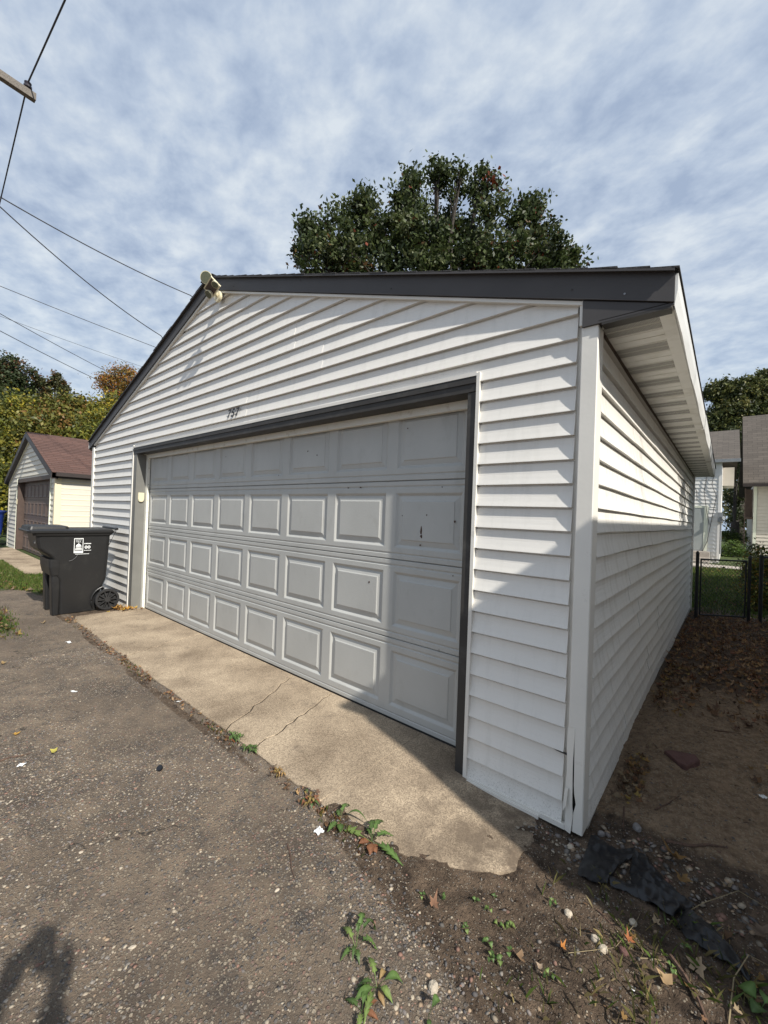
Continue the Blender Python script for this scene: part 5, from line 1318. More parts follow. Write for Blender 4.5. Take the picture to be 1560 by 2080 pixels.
# forked dark trunk between the houses
R2 = [(6.52, 36.20, 7.44, 0.49, 0.49, 1.19), (6.43, 36.15, 5.34, 0.49, 0.49, 1.40), (6.75, 36.41, 6.40, 0.42, 0.42, 1.40), (6.50, 36.22, 3.59, 0.42, 0.42, 0.84), (6.67, 37.69, 1.86, 0.51, 0.51, 1.09)]
t2 = tree('ivy_tree', 'dark forked tree trunk hung with ivy between the two far houses', 'tree', (6.451, 34.911, -0.1), R2, 7000, .16, [(0.03, 0.042, 0.014, 5), (0.05, 0.06, 0.02, 2)], .28, 9, cspread=.2, fork=(6.442, 34.888, 1.823))
B1 = [(6.27, 25.61, 0.39, 0.38, 0.38, 0.35), (6.20, 29.47, 0.88, 0.41, 0.41, 0.41), (6.67, 29.86, 0.76, 0.41, 0.41, 0.46), (6.51, 25.81, 0.25, 0.30, 0.30, 0.30), (6.08, 25.45, 0.18, 0.25, 0.25, 0.25)]
tree('shrub', 'rounded bright green shrub beside the white house corner', 'shrub', (6.282, 25.624, -0.1), B1, 3600, .10, [(0.07, 0.12, 0.025, 4), (0.12, 0.17, 0.04, 2), (0.035, 0.06, 0.015, 2)], .05, 10, clus=20, cspread=.10, shell=.4, tkind='stem')
B2 = [(6.55, 8.85, 0.67, 0.23, 0.23, 0.21), (6.47, 8.53, 0.30, 0.19, 0.19, 0.28), (6.61, 8.38, 0.06, 0.17, 0.17, 0.37), (6.69, 9.50, 0.53, 0.24, 0.24, 0.30), (6.80, 8.81, 0.13, 0.28, 0.28, 0.47), (6.50, 9.07, 0.92, 0.12, 0.12, 0.14), (6.46, 8.78, 0.47, 0.12, 0.12, 0.29), (6.56, 8.35, -0.12, 0.15, 0.15, 0.22)]
tree('shrub', 'straggly yellow-green shrub growing over the fence by the gate', 'shrub', (6.80, 6.9, -.1), B2, 9000, .06, [(0.14, 0.17, 0.035, 3), (0.26, 0.22, 0.04, 2), (0.32, 0.18, 0.04, 1), (0.05, 0.065, 0.02, 2.5)], .03, 12, clus=12, cspread=.10, shell=.3, tkind='stem')
# shade tree out of frame to the right, behind the neighbour's garage
ST = [(10.6, 5.6, 5.6, 2.4, 2.5, 2.2), (9.8, 7.4, 5.0, 2.0, 2.2, 2.0), (12.0, 8.6, 6.0, 2.6, 2.8, 2.6), (10.5, 10.6, 5.2, 2.4, 2.4, 2.2), (8.9, 9.4, 4.2, 1.5, 1.8, 1.4)]
tree('shade_tree', 'broad green tree right of the frame shading the far end of the wall', 'tree', (11.0, 7.6, -.1), ST, 26000, .22, [(0.05, 0.07, 0.02, 4), (0.08, 0.09, 0.03, 2)], .3, 13, cspread=.3)
# tree line closing the view behind everything
TL = []
rt = random.Random(77)
for i in range(26):
    TL.append((-95+i*7.5+rt.uniform(-2, 2), 62+rt.uniform(-5, 8), rt.uniform(2.5, 5), rt.uniform(5, 7), 3.5, rt.uniform(4, 6)))
for i in range(12): TL.append((-70+rt.uniform(-5, 5), -30+i*7.5, rt.uniform(2.5, 4), 3.5, 5.5, rt.uniform(4, 5.5)))
V, F, C = leaf_cloud(TL, 60000, .75, [(0.05, 0.065, 0.022, 4), (0.08, 0.085, 0.03, 3), (0.13, 0.10, 0.03, 1)], 31, 40, .9, .4)
tag(np_mesh('far_woods', V, F, M['leaf'], None, C), 'distant band of autumn trees beyond the gardens', 'trees', kind='stuff')

# ================================================================== GROUND DETAIL
def scatter_mesh(name, label, cat, tv, tf, pos, scale, cols, mtl, seed=0, tilt=0.35, flat=None, parent=None):
    """tv (k,3) template, pos (n,3), scale (n,) or (n,3)"""
    rg_ = np.random.default_rng(seed); n = len(pos); k = len(tv)
    yaw = rg_.uniform(0, 2*math.pi, n); tx = rg_.normal(0, tilt, n); ty = rg_.normal(0, tilt, n)
    cz, sz = np.cos(yaw), np.sin(yaw); cx, sx = np.cos(tx), np.sin(tx); cy, sy = np.cos(ty), np.sin(ty)
    Rz = np.zeros((n, 3, 3)); Rz[:, 0, 0] = cz; Rz[:, 0, 1] = -sz; Rz[:, 1, 0] = sz; Rz[:, 1, 1] = cz; Rz[:, 2, 2] = 1
    Rx = np.zeros((n, 3, 3)); Rx[:, 0, 0] = 1; Rx[:, 1, 1] = cx; Rx[:, 1, 2] = -sx; Rx[:, 2, 1] = sx; Rx[:, 2, 2] = cx
    Ry = np.zeros((n, 3, 3)); Ry[:, 1, 1] = 1; Ry[:, 0, 0] = cy; Ry[:, 0, 2] = sy; Ry[:, 2, 0] = -sy; Ry[:, 2, 2] = cy
    Rm = Rx @ Ry @ Rz
    sc_ = np.asarray(scale); sc_ = sc_[:, None] if sc_.ndim == 1 else sc_
    T_ = tv[None] * sc_[:, None, :] if sc_.shape[1] == 3 else tv[None]*sc_[:, None, :]
    W = np.einsum('nij,nkj->nki', Rm, T_) + pos[:, None, :]
    F = (np.asarray(tf)[None] + (np.arange(n)*k)[:, None, None]).reshape(-1, len(tf[0]))
    C = np.repeat(np.concatenate([cols, np.ones((n, 1))], 1), k, 0)
    o = np_mesh(name, W.reshape(-1, 3), F, mtl, parent, C)
    if label: tag(o, label, cat, kind='stuff')
    return o
M['pebble'] = leaf_mat('pebbles', 0.0, 0.85)
octv = np.array([(1, 0, 0), (0, 1, 0), (-1, 0, 0), (0, -1, 0), (0, 0, .6), (0, 0, -.6), (.72, .72, .05), (-.72, .70, -.05), (-.7, -.75, .06), (.7, -.7, -.04)], float)
octf = [(0, 6, 4), (6, 1, 4), (1, 7, 4), (7, 2, 4), (2, 8, 4), (8, 3, 4), (3, 9, 4), (9, 0, 4), (6, 0, 5), (1, 6, 5), (7, 1, 5), (2, 7, 5), (8, 2, 5), (3, 8, 5), (9, 3, 5), (0, 9, 5)]
pal_st = np.array([(0.28, .235, .18), (.20, .18, .16), (.12, .11, .10), (.36, .31, .24), (.22, .13, .10), (.17, .15, .14), (.30, .22, .15), (.08, .075, .075)])
def stones(n, region, smin, smax, seed, label, keep, wts, sink=.35, dark=1.0, power=3.0):
    rg_ = np.random.default_rng(seed)
    x = rg_.uniform(region[0], region[1], n*3); y = rg_.uniform(region[2], region[3], n*3)
    ok = keep(x, y, rg_.random(n*3)); x = x[ok][:n]; y = y[ok][:n]; n = len(x)
    s = smin + (smax-smin)*rg_.random(n)**power
    sc3 = np.stack([s*rg_.uniform(.8, 1.25, n), s*rg_.uniform(.6, 1.0, n), s*rg_.uniform(.5, .9, n)], 1)
    z = gz(x, y) - s*sink + s*.35
    c = pal_st[rg_.choice(len(pal_st), n, p=np.array(wts)/sum(wts))]*rg_.uniform(.8, 1.2, n)[:, None]*dark
    return scatter_mesh('pebbles', label, 'gravel', octv, octf, np.stack([x, y, z], 1), sc3, c, M['pebble'], seed, .25)
def on_asph(x, y, u): return (y < asph_edge(x)-0.01)
def not_slab(x, y): return ~((x < 5.30) & (y > -.70) & (y < 0.2))
stones(15000, (1.2, 6.6, -2.1, -.60), .0026, .0112, 1, 'loose pale aggregate on the worn alley surface', lambda x, y, u: on_asph(x, y, u) & (u < smooth(.38, .62, fbm(x, y, 1.3, 4, 5))*.9+.08), [3, 3, 3, 2.4, 1.2, 3, 1.5, 2], sink=.55, power=2.2)
stones(5200, (4.5, 7.0, -1.7, .2), .0022, .0105, 2, 'small stones and soil crumbs near the garage corner', lambda x, y, u: (~on_asph(x, y, u)) & not_slab(x, y) & ~((x < 5.56) & (y > -.02)), [1.5, 2, 3, 1, 1.5, 2.5, 1.5, 2], sink=.55, dark=.75, power=4.5)
stones(260, (5.52, 6.15, -.16, .15), .006, .017, 3, 'drift of rounded stones beside the corner post foot', lambda x, y, u: (u < .9) & ~((x < 5.60) & (y > -.04)), [2, 2.4, 2, .8, 2.4, 2, 1.2, 1.6], sink=.1, dark=.95, power=1.8)
stones(2600, (4.4, 6.3, -1.5, -.62), .003, .010, 8, 'broken tarmac crumbs along the ragged alley edge', lambda x, y, u: u < np.exp(-((y-asph_edge(x))/.11)**2), [1.5, 2, 3, 1, 1.2, 2.5, 1.2, 3], sink=.35, power=2.5)
stones(130, (5.25, 5.60, -.16, -.03), .005, .013, 4, 'few pale stones under the front corner boards', lambda x, y, u: u < .9, [2, 2, 2, 2, 1, 2, 1, 1], sink=.2)
stones(5000, (5.6, 6.8, .1, 3.0), .0025, .008, 5, 'grit scattered over the sandy strip beside the wall', lambda x, y, u: u < .9, [1, 2, 2, .6, 1, 2, 2, 1], sink=.4, dark=.75, power=3)

# dry leaf template (lobed, curled)
def leaf_template(lobes=5, curl=.35, seed=0):
    rq = random.Random(seed); pts = [(0, 0, 0)]
    n = lobes*2
    for i in range(n+1):
        a = math.radians(-150 + 300*i/n)
        r = (1.0 if i % 2 == 1 else .5)*(1.0-.25*abs(math.sin(a/2)))*rq.uniform(.72, 1.2)
        x, y = r*math.sin(a), r*math.cos(a)*1.05
        pts.append((x, y, curl*(abs(x)**1.5) + curl*.45*y*y*rq.uniform(-.3, 1.8) + rq.uniform(-.12, .16)))
    f = [(0, i, i+1) for i in range(1, n+1)]
    return np.array(pts, float)*.5, f
lt = [leaf_template(5, .35, 1), leaf_template(5, .8, 2), leaf_template(3, 1.0, 3), leaf_template(4, .6, 8), leaf_template(3, .5, 5)]
pal_lf = {'brown': np.array([(.17, .095, .05), (.25, .14, .065), (.11, .065, .042), (.33, .21, .10), (.21, .10, .06), (.30, .2, .12)]),
          'mix': np.array([(.22, .13, .045), (.13, .075, .04), (.28, .20, .06), (.10, .055, .032), (.18, .095, .05), (.24, .18, .11), (.15, .11, .075)]),
          'yellow': np.array([(.52, .33, .05), (.45, .24, .05), (.34, .2, .07), (.25, .13, .05)])}
def leaves(n, region, smin, smax, pal, seed, label, dens=None, zoff=.008, tilt=.4):
    rg_ = np.random.default_rng(seed)
    x = rg_.uniform(region[0], region[1], n*4); y = rg_.uniform(region[2], region[3], n*4); u = rg_.random(n*4)
    ok = np.ones(n*4, bool) if dens is None else dens(x, y) > u
    x = x[ok][:n]; y = y[ok][:n]; n = len(x)
    s = rg_.uniform(smin, smax, n); P = pal_lf[pal]
    c = P[rg_.choice(len(P), n)]*rg_.uniform(.7, 1.25, n)[:, None]
    tv, tf = lt[seed % 5]
    z = gz(x, y); z = np.where((x < 5.35) & (x > -.13) & (y > -.66) & (y < .1), 0.0, z)
    return scatter_mesh('leaf_litter', label, 'leaves', tv, tf, np.stack([x, y, z+zoff+rg_.uniform(0, .008, n)], 1), s, c, M['litter'], seed, tilt)
wallclear = lambda x, y: ~((x < 5.585) & (y > -.03) & (y < 7.2))
leaves(3200, (5.57, 7.2, 1.7, 7.0), .035, .085, 'brown', 41, 'brown leaf litter covering the far part of the side strip', lambda x, y: (.35+.65*smooth(2.0, 3.4, y+.9*(x-5.6)*0-.4*fbm(x, y, 2, 2, 4)))*wallclear(x, y), zoff=.012)
leaves(900, (6.05, 7.2, .2, 3.2), .03, .075, 'brown', 42, 'dark leaves drifting over the right side of the sand', lambda x, y: smooth(-.2, .5, (x-6.15)-.25*(1.6-y)+(fbm(x, y, 3, 3, 8)-.5)*.8))
leaves(120, (5.60, 5.78, .28, 1.0), .03, .06, 'mix', 43, 'pocket of yellow and brown leaves against the wall foot', lambda x, y: np.exp(-((x-5.66)/.06)**2-((y-.62)/.2)**2)*.9, zoff=.012)
leaves(260, (5.60, 6.0, 1.5, 3.0), .03, .07, 'mix', 44, 'yellow-brown leaves gathered along the wall foot', lambda x, y: np.exp(-((x-5.68)/.16)**2)*.9*smooth(1.4, 2.0, y))
leaves(430, (5.3, 7.0, -1.35, -.1), .016, .05, 'mix', 45, 'odd dry leaf scraps on the soil at lower right', lambda x, y: smooth(5.6, 6.3, x)*.9)
leaves(45, (-.42, .0, -.14, .04), .05, .10, 'yellow', 46, 'golden leaves gathered behind the bin wheel', lambda x, y: .9+0*x, zoff=.018)
leaves(10, (-.10, .06, .0, .10), .03, .06, 'yellow', 47, 'few golden leaves at the foot of the white door stop', None, zoff=.015)
leaves(150, (-6.0, -1.9, -1.05, -.1), .05, .11, 'mix', 48, 'fallen leaves along the lawn edge left of the bin', lambda x, y: np.exp(-((y-asph_edge(x)-.12)/.16)**2), zoff=.02)
leaves(90, (-1.9, .5, -1.45, -1.12), .04, .09, 'mix', 49, 'brown leaves on the weedy patch at the left edge', lambda x, y: np.exp(-(((x+.6)/1.0)**2+((y+1.28)/.12)**2)), zoff=.015)
leaves(650, (-.2, 4.9, -.86, -.60), .012, .04, 'brown', 50, 'crumbled dead leaves along the edge of the apron', lambda x, y: np.exp(-((y+.665+.0095*x+.02)/.03)**2)*(fbm(x, y, 3, 2, 2) > .5), zoff=.006)
leaves(320, (5.0, 8.5, 7.2, 17), .05, .1, 'mix', 51, 'scattered leaves across the back lawn', None, zoff=.04)

# grass
def grass(name, label, n, region, h, seed, dens=None, cols=((.07, .12, .02), (.11, .16, .03), (.05, .08, .02), (.17, .16, .06)), w=.006, lean=.5):
    rg_ = np.random.default_rng(seed)
    x = rg_.uniform(region[0], region[1], n*3); y = rg_.uniform(region[2], region[3], n*3)
    if dens is not None:
        ok = dens(x, y) > rg_.random(n*3); x = x[ok]; y = y[ok]
    x = x[:n]; y = y[:n]; n = len(x)
    z = gz(x, y); a = rg_.uniform(0, 6.283, n); hh = h*rg_.uniform(.5, 1.2, n); ln = lean*hh*rg_.uniform(.2, 1, n)
    dx, dy = np.cos(a), np.sin(a); b_ = rg_.uniform(0, 6.283, n); wx, wy = np.cos(b_)*w, np.sin(b_)*w
    p0 = np.stack([x-wx, y-wy, z-.005], 1); p1 = np.stack([x+wx, y+wy, z-.005], 1)
    p2 = np.stack([x+wx*.7+dx*ln*.4, y+wy*.7+dy*ln*.4, z+hh*.6], 1); p3 = np.stack([x+dx*ln, y+dy*ln, z+hh], 1)
    V = np.stack([p0, p1, p2, p3], 1).reshape(-1, 3); F = np.arange(4*n).reshape(n, 4)
    cc = np.array(cols); c = cc[rg_.choice(len(cc), n)]*rg_.uniform(.7, 1.25, n)[:, None]
    return tag(np_mesh(name, V, F, M['green_leaf'], None, np.repeat(np.concatenate([c, np.ones((n, 1))], 1), 4, 0)), label, 'grass', kind='stuff')
grass('grass', 'short green lawn strip between the bin and the cream garage', 26000, (-7.0, -1.95, -1.15, .9), .055, 61, lambda x, y: smooth(0, .1, y-asph_edge(x))*(1-((x < -4.2) & (y > -.45)).astype(float)), w=.007)
grass('grass', 'weedy grass patch at the left edge of the alley', 900, (-1.9, .5, -1.5, -1.05), .04, 62, lambda x, y: np.exp(-(((x+.6)/.9)**2+((y+1.28)/.12)**2)))
grass('grass', 'shaded green back lawn behind the gate', 30000, (4.8, 9.5, 7.0, 17.2), .07, 63, lambda x, y: .3+.7*smooth(7.0, 8.0, y), w=.011)
grass('grass', 'thin dry grass tufts on the soil at the lower right', 1300, (5.2, 6.9, -1.3, -.15), .04, 64, lambda x, y: smooth(.52, .66, fbm(x, y, 5, 3, 6))*smooth(5.4, 5.9, x), cols=((.08, .12, .025), (.25, .2, .09), (.14, .13, .05)), w=.0025, lean=1.4)
grass('grass', 'sparse rusty weeds in the joint along the apron edge', 1100, (-.1, 4.9, -.80, -.66), .022, 65, lambda x, y: (fbm(x, y, 2.5, 2, 14) > .48)*np.exp(-((y+.69+.0095*x)/.025)**2), cols=((.12, .10, .03), (.18, .07, .03), (.07, .10, .025)), w=.0025, lean=1.2)

grass('dry_stalks', 'flat straw and stalk fragments littering the soil at lower right', 700, (5.0, 6.9, -1.35, -.05), .012, 71, lambda x, y: smooth(.42, .6, fbm(x, y, 4, 3, 16))*smooth(5.1, 5.9, x)*(~((x < 5.6) & (y > -.05))), cols=((.26, .2, .11), (.16, .10, .06), (.32, .27, .18), (.09, .06, .04)), w=.0016, lean=5.0)
grass('dry_stalks', 'thin dead stalks over the leaf litter beside the wall', 260, (5.62, 7.0, .5, 4.5), .012, 72, None, cols=((.2, .14, .08), (.12, .08, .05)), w=.0018, lean=6.0)
# ---- individual weeds
def weed_leaf_mesh(L_, W_, lobes, arch, col, seed=0, stem=0.25):
    rq = random.Random(seed); n = 14; V = []; 
    for i in range(n+1):
        t = i/n
        env = 0 if t < stem else math.sin(math.pi*min(1, (t-stem)/(1-stem))**.75)
        wv = W_*(.06 + env*(1.0 if not lobes else (.55+.45*(1 if i % 2 else -.35))))
        z = arch*math.sin(math.pi*min(1, t*.95))*L_ + 0.004
        x = L_*t
        V += [(x - (.10*L_*(i % 2) if lobes and t > stem else 0), wv*rq.uniform(.85, 1.1), z+.25*wv), (x, 0, z), (x - (.10*L_*(i % 2) if lobes and t > stem else 0), -wv*rq.uniform(.85, 1.1), z+.25*wv)]
    F = []
    for i in range(n):
        a = 3*i; F += [(a, a+1, a+4, a+3), (a+1, a+2, a+5, a+4)]
    V = np.array(V); c = np.ones((len(V), 4)); c[:, :3] = np.array(col)[None]*np.random.default_rng(seed).uniform(.85, 1.15, (len(V), 1))
    c[1::3, :3] = np.minimum(1, c[1::3, :3]*1.5+.03)      # pale midrib
    return V, np.array(F), c
def weed(label, pos, specs, group=None, name='dandelion'):
    """specs: (yaw deg, length, width, lobed, arch, colour)"""
    z0 = float(gz(pos[0], pos[1])); w_ = empty(name, (pos[0], pos[1], z0)); tag(w_, label, 'weed', group)
    for i, (yaw, L_, W_, lob, arch, colr) in enumerate(specs):
        V, F, C = weed_leaf_mesh(L_, W_, lob, arch, colr, i+int(abs(pos[0])*100))
        o = np_mesh('leaf', V, F, M['green_leaf'], w_, C); o.rotation_euler = (rr.uniform(-.15, .15), rr.uniform(-.15, .15), math.radians(yaw+rr.uniform(-12, 12)))
        if name in ('clover', 'dock'): o.location = (rr.uniform(-.035, .035), rr.uniform(-.018, .018), 0); o.scale = (.75, .75, 1.0); o.rotation_euler[2] += rr.uniform(-1, 1)
    return w_
GR1, GR2, GR3, RD = (.085, .15, .035), (.055, .10, .022), (.14, .20, .05), (.20, .085, .04)
weed('dandelion with long toothed leaves at the apron edge below the white tissue', (4.878, -0.688), [(-172, .20, .022, 1, .10, GR3), (5, .17, .022, 1, .12, GR1), (95, .12, .02, 1, .35, GR1), (130, .11, .018, 1, .4, GR2), (60, .10, .016, 1, .3, GR1), (-60, .07, .016, 0, .1, RD), (-20, .06, .015, 0, .1, RD), (-110, .06, .015, 0, .1, RD), (160, .08, .014, 1, .3, GR2)])
weed('young dandelion just left of the larger one beside the concrete', (4.709, -0.717), [(100, .10, .016, 1, .4, GR1), (35, .13, .006, 0, .5, GR2), (150, .07, .016, 1, .3, GR2), (-80, .08, .018, 1, .15, GR1), (-30, .06, .014, 0, .1, GR2)])
weed('jagged-leaved weed standing up from the tarmac near the bottom', (5.140, -1.059), [(110, .10, .014, 1, .6, GR1), (165, .08, .013, 1, .3, GR3), (80, .09, .009, 1, .7, GR2), (40, .07, .011, 1, .5, GR1), (-20, .05, .010, 1, .3, GR2), (-100, .06, .011, 1, .2, GR1), (130, .06, .009, 1, .8, GR2), (-60, .05, .009, 1, .4, GR2)])
weed('broad smooth-leaved plantain weed by the bottom edge', (5.263, -1.096), [(150, .085, .012, 1, .3, GR3), (60, .08, .010, 0, .5, GR1), (-60, .10, .013, 1, .2, GR3), (-95, .08, .011, 0, .2, GR1), (-130, .07, .010, 1, .15, GR2), (10, .06, .009, 0, .4, GR3), (-150, .06, .010, 1, .3, GR2), (100, .05, .008, 0, .5, (.3,.2,.08)), (-30, .05, .008, 0, .2, (.25,.16,.07))], name='plantain')
weed('small plantain shoot left of the pale stone row at the bottom', (5.271, -1.169), [(-170, .06, .010, 1, .2, GR2), (120, .05, .009, 0, .3, GR1), (-60, .06, .010, 1, .2, GR3), (20, .05, .008, 0, .2, RD), (70, .05, .008, 0, .2, RD)], name='plantain')
weed('single upright leaf at the bottom edge of the soil', (5.416, -1.051), [(80, .05, .010, 0, .8, GR1), (-40, .03, .006, 0, .3, GR2)], name='plantain')
weed('bushy small-leaved clump in the crack where slab meets tarmac', (3.764, -0.689), [(a, rr.uniform(.03, .06), .010, 0, .5, c_) for a, c_ in zip(range(0, 720, 24), [GR2, GR1, GR2]*10)], name='clover')
weed('low green clump right of the bushy one on the apron edge', (3.945, -0.694), [(a, rr.uniform(.03, .055), .009, 0, .4, c_) for a, c_ in zip(range(0, 720, 28), [GR2, GR1, GR2]*10)], name='clover')
weed('rusty drying weed halfway along the apron edge', (4.518, -0.737), [(a, rr.uniform(.03, .06), .008, 0, .5, c_) for a, c_ in zip(range(0, 720, 30), [RD, (.2, .14, .04), GR2]*10)], name='dock')
weed('straw-coloured weed tuft beside the apron edge', (4.225, -0.707), [(a, rr.uniform(.02, .045), .006, 0, .5, c_) for a, c_ in zip(range(0, 720, 36), [(.3, .18, .06), (.2, .14, .04)]*10)], name='dock')
for (px_lab, p) in (('green seedling pair above the curled dead leaf', (5.171, -0.732)), ('tiny seedling right of the curled leaf', (5.246, -0.677)), ('seedling topmost on the soil, below the slab tip', (5.374, -0.526)),
                    ('upper seedling of the middle cluster', (5.331, -0.605)), ('centre seedling of the middle cluster', (5.387, -0.601)), ('brightest round-leaved seedling of the middle cluster', (5.433, -0.621)), ('right-hand seedling of the middle cluster', (5.464, -0.595)),
                    ('large twin-leaved seedling left of the gully', (5.359, -0.726)), ('seedling low in the gully by a dead leaf', (5.439, -0.721)), ('seedling pair right of the gully', (5.500, -0.693)), ('round-leaved seedling lowest of the gully line', (5.470, -0.765)), ('small seedling right of the lowest one', (5.501, -0.757)), ('lone thin seedling near the pinkish leaf', (5.633, -0.696)),
                    ('thin seedling in the shade of the slab tip', (5.549, -0.405)), ('small leafy sprout near the white scrap at right', (5.926, -0.429)), ('sprout beside the black sheet tail', (5.950, -0.318))):
    sp_ = [(rr.uniform(0, 360), rr.uniform(.012, .024), rr.uniform(.005, .009), 0, .6, rr.choice([GR1, GR3, GR2])) for _ in range(rr.choice([3, 4, 5]))]
    weed(px_lab, p, sp_, 'seedlings sprouting on the bare soil', 'seedling')
weed('bright broad green leaf plant in the bottom right corner', (6.138, -0.369), [(150, .06, .026, 0, .4, GR1), (60, .05, .02, 0, .4, GR1), (-120, .05, .02, 0, .3, GR2)], name='plantain')

# ---- individual leaves, twigs, stones, litter
def one_leaf(label, p, size, colr, yaw, kind=0, tilt=.15, dz=.008, name='fallen_leaf'):
    tv, tf = lt[kind]; z0 = float(gz(p[0], p[1])) if not (-.13 < p[0] < 5.3 and -.66 < p[1] < .1) else 0.0
    c = np.ones((len(tv), 4)); c[:, :3] = colr; c[0, :3] = np.array(colr)*.6
    o = np_mesh(name, tv*size, tf, M['litter'], None, c); o.location = (p[0], p[1], z0+dz); o.rotation_euler = (rr.uniform(-tilt, tilt), rr.uniform(-tilt, tilt), math.radians(yaw))
    return tag(o, label, 'leaf')
one_leaf('orange-yellow leaf lying on the alley near the left edge', (2.766, -1.560), .055, (.62, .36, .08), 20)
one_leaf('pale yellow-green leaf on the alley right of the orange one', (3.162, -1.448), .062, (.48, .42, .10), 120, 2)
one_leaf('pale tan leaf on the tarmac below the bin', (-0.034, -0.929), .09, (.42, .30, .16), 60, 2)
one_leaf('long tan leaf at the left edge of the alley', (1.293, -1.435), .08, (.35, .24, .11), 100, 2)
one_leaf('golden leaf on the concrete below the bin wheel', (-0.163, -0.246), .07, (.62, .42, .04), 40)
one_leaf('curled brown leaf in the soil hollow at lower centre', (5.236, -0.744), .06, (.24, .13, .08), 20, 1, .5, .014)
one_leaf('large pale maple leaf beside the black plastic tail', (5.982, -0.352), .085, (.42, .31, .20), 210, 0, .25, .018)
one_leaf('big golden-brown leaf draped above the black plastic', (5.894, 0.091), .11, (.23, .13, .045), 60, 1, .3, .03)
one_leaf('second golden-brown leaf hanging below the big one', (5.920, 0.004), .08, (.22, .13, .05), 200, 1, .3, .02)
one_leaf('orange leaf glowing in the sun left of the straw stalks', (5.642, -0.590), .035, (.50, .20, .05), 0, 1, .4, .012)
one_leaf('orange-brown curled leaf under the black plastic', (5.806, -0.416), .045, (.36, .13, .05), 40, 1, .5, .014)
one_leaf('pale pinkish leaf near the middle of the soil', (5.604, -0.692), .034, (.45, .34, .24), 70, 2, .3)
one_leaf('brown leaf scrap beside the gully seedlings', (5.541, -0.687), .05, (.22, .14, .08), 130, 2, .3)
one_leaf('long tan husk leaf at the lower right', (5.918, -0.487), .075, (.38, .26, .14), 80, 2, .1, .012)
one_leaf('pale leaf hollow beside the black plastic edge', (5.866, -0.267), .045, (.40, .30, .19), 30, 0, .3, .012)
one_leaf('tan leaf flat on the shaded sand by the gravel', (6.061, 0.090), .06, (.26, .2, .13), 200, 2, .2)
one_leaf('grey-brown leaf standing at the right edge', (6.154, -0.090), .09, (.14, .10, .07), 90, 1, .6, .03)

def twig(label, pts, r, m_='twig', name='twig'):
    P = []
    for (x, y, dz) in pts: P.append((x, y, float(gz(x, y))+r*.8+dz))
    mb = MB(); n = len(P); mb.tube(P, [r*(1-.55*i/(n-1)) for i in range(n)], 6); o = mb.build(name, M[m_], None)
    return tag(o, label, 'twig')
def tw(pxs, r, label, m_='twig', lift=0.0):
    pts = [(p[0], p[1], lift*math.sin(math.pi*i/(len(pxs)-1))) for i, p in enumerate(pxs)]; twig(label, pts, r, m_)
tw([(4.634, -0.950), (4.693, -0.979), (4.743, -1.012), (4.787, -1.031)], .0035, 'dark forked twig on the tarmac left of the dandelions')
tw([(3.054, -1.659), (3.045, -1.618), (3.074, -1.571), (3.073, -1.527)], .004, 'brown twig at the left edge of the alley')
tw([(5.849, 0.198), (5.932, 0.237), (5.998, 0.284), (6.061, 0.320)], .007, 'thick twig on the shaded sand above the black plastic')
tw([(6.004, -0.192), (6.064, -0.130), (6.130, -0.074)], .004, 'pale split stick pointing right beside the black plastic')
tw([(5.918, -0.387), (5.960, -0.435), (5.996, -0.481), (6.020, -0.530)], .008, 'long brown stick running to the bottom right edge', lift=.01)
tw([(5.843, -0.457), (5.880, -0.432), (5.915, -0.410)], .002, 'straw stalk lying in the sun at lower right', 'straw')
tw([(5.655, -0.599), (5.716, -0.545), (5.773, -0.467), (5.812, -0.344), (5.816, -0.268)], .0012, 'thin curving stalk across the sunlit soil', 'straw', .01)
tw([(6.063, -0.484), (6.075, -0.350), (6.112, -0.242), (6.162, -0.178)], .0022, 'arching pale stem at the bottom right', 'straw', .04)
tw([(5.696, -0.351), (5.741, -0.373), (5.777, -0.387)], .004, 'short twig sticking out below the black plastic')
tw([(5.020, -0.582), (5.062, -0.579), (5.104, -0.585)], .002, 'tiny twig on the concrete beside the dandelion')
tw([(4.943, -0.903), (4.948, -0.839), (4.957, -0.776)], .002, 'hair-thin twig below the dandelion')
tw([(5.668, 0.314), (5.681, 0.214), (5.699, 0.128)], .004, 'dark twig pressed in the sand near the wall')
tw([(5.786, 0.400), (5.829, 0.474), (5.872, 0.576)], .004, 'short dark twig in the middle of the sand')
tw([(5.992, 1.494), (6.068, 1.550), (6.130, 1.577)], .005, 'dark twig where sand meets leaf litter')
tw([(5.932, -0.150), (5.993, -0.055), (6.093, 0.077), (6.177, 0.086)], .0016, 'hair-thin pale stem over the shaded stones', 'straw', .02)

def rock(name, label, p, s3, m_, yaw=0, seed=0, sink=.3, cat='stone'):
    rg_ = np.random.default_rng(seed); rings = []
    n = 11
    for (h, k_) in ((-.5, .65), (-.2, .98), (.15, 1.0), (.38, .82), (.5, .5)):
        rings.append([(s3[0]*k_*math.cos(2*math.pi*i/n)*rg_.uniform(.86, 1.1), s3[1]*k_*math.sin(2*math.pi*i/n)*rg_.uniform(.86, 1.1), s3[2]*h*2*rg_.uniform(.92, 1.06)) for i in range(n)])
    mb = MB(); mb.loft(rings); o = mb.build(name, M[m_], None)
    o.location = (p[0], p[1], float(gz(p[0], p[1]))+s3[2]*(1-2*sink)); o.rotation_euler = (rr.uniform(-.1, .1), rr.uniform(-.1, .1), math.radians(yaw))
    return tag(o, label, cat)
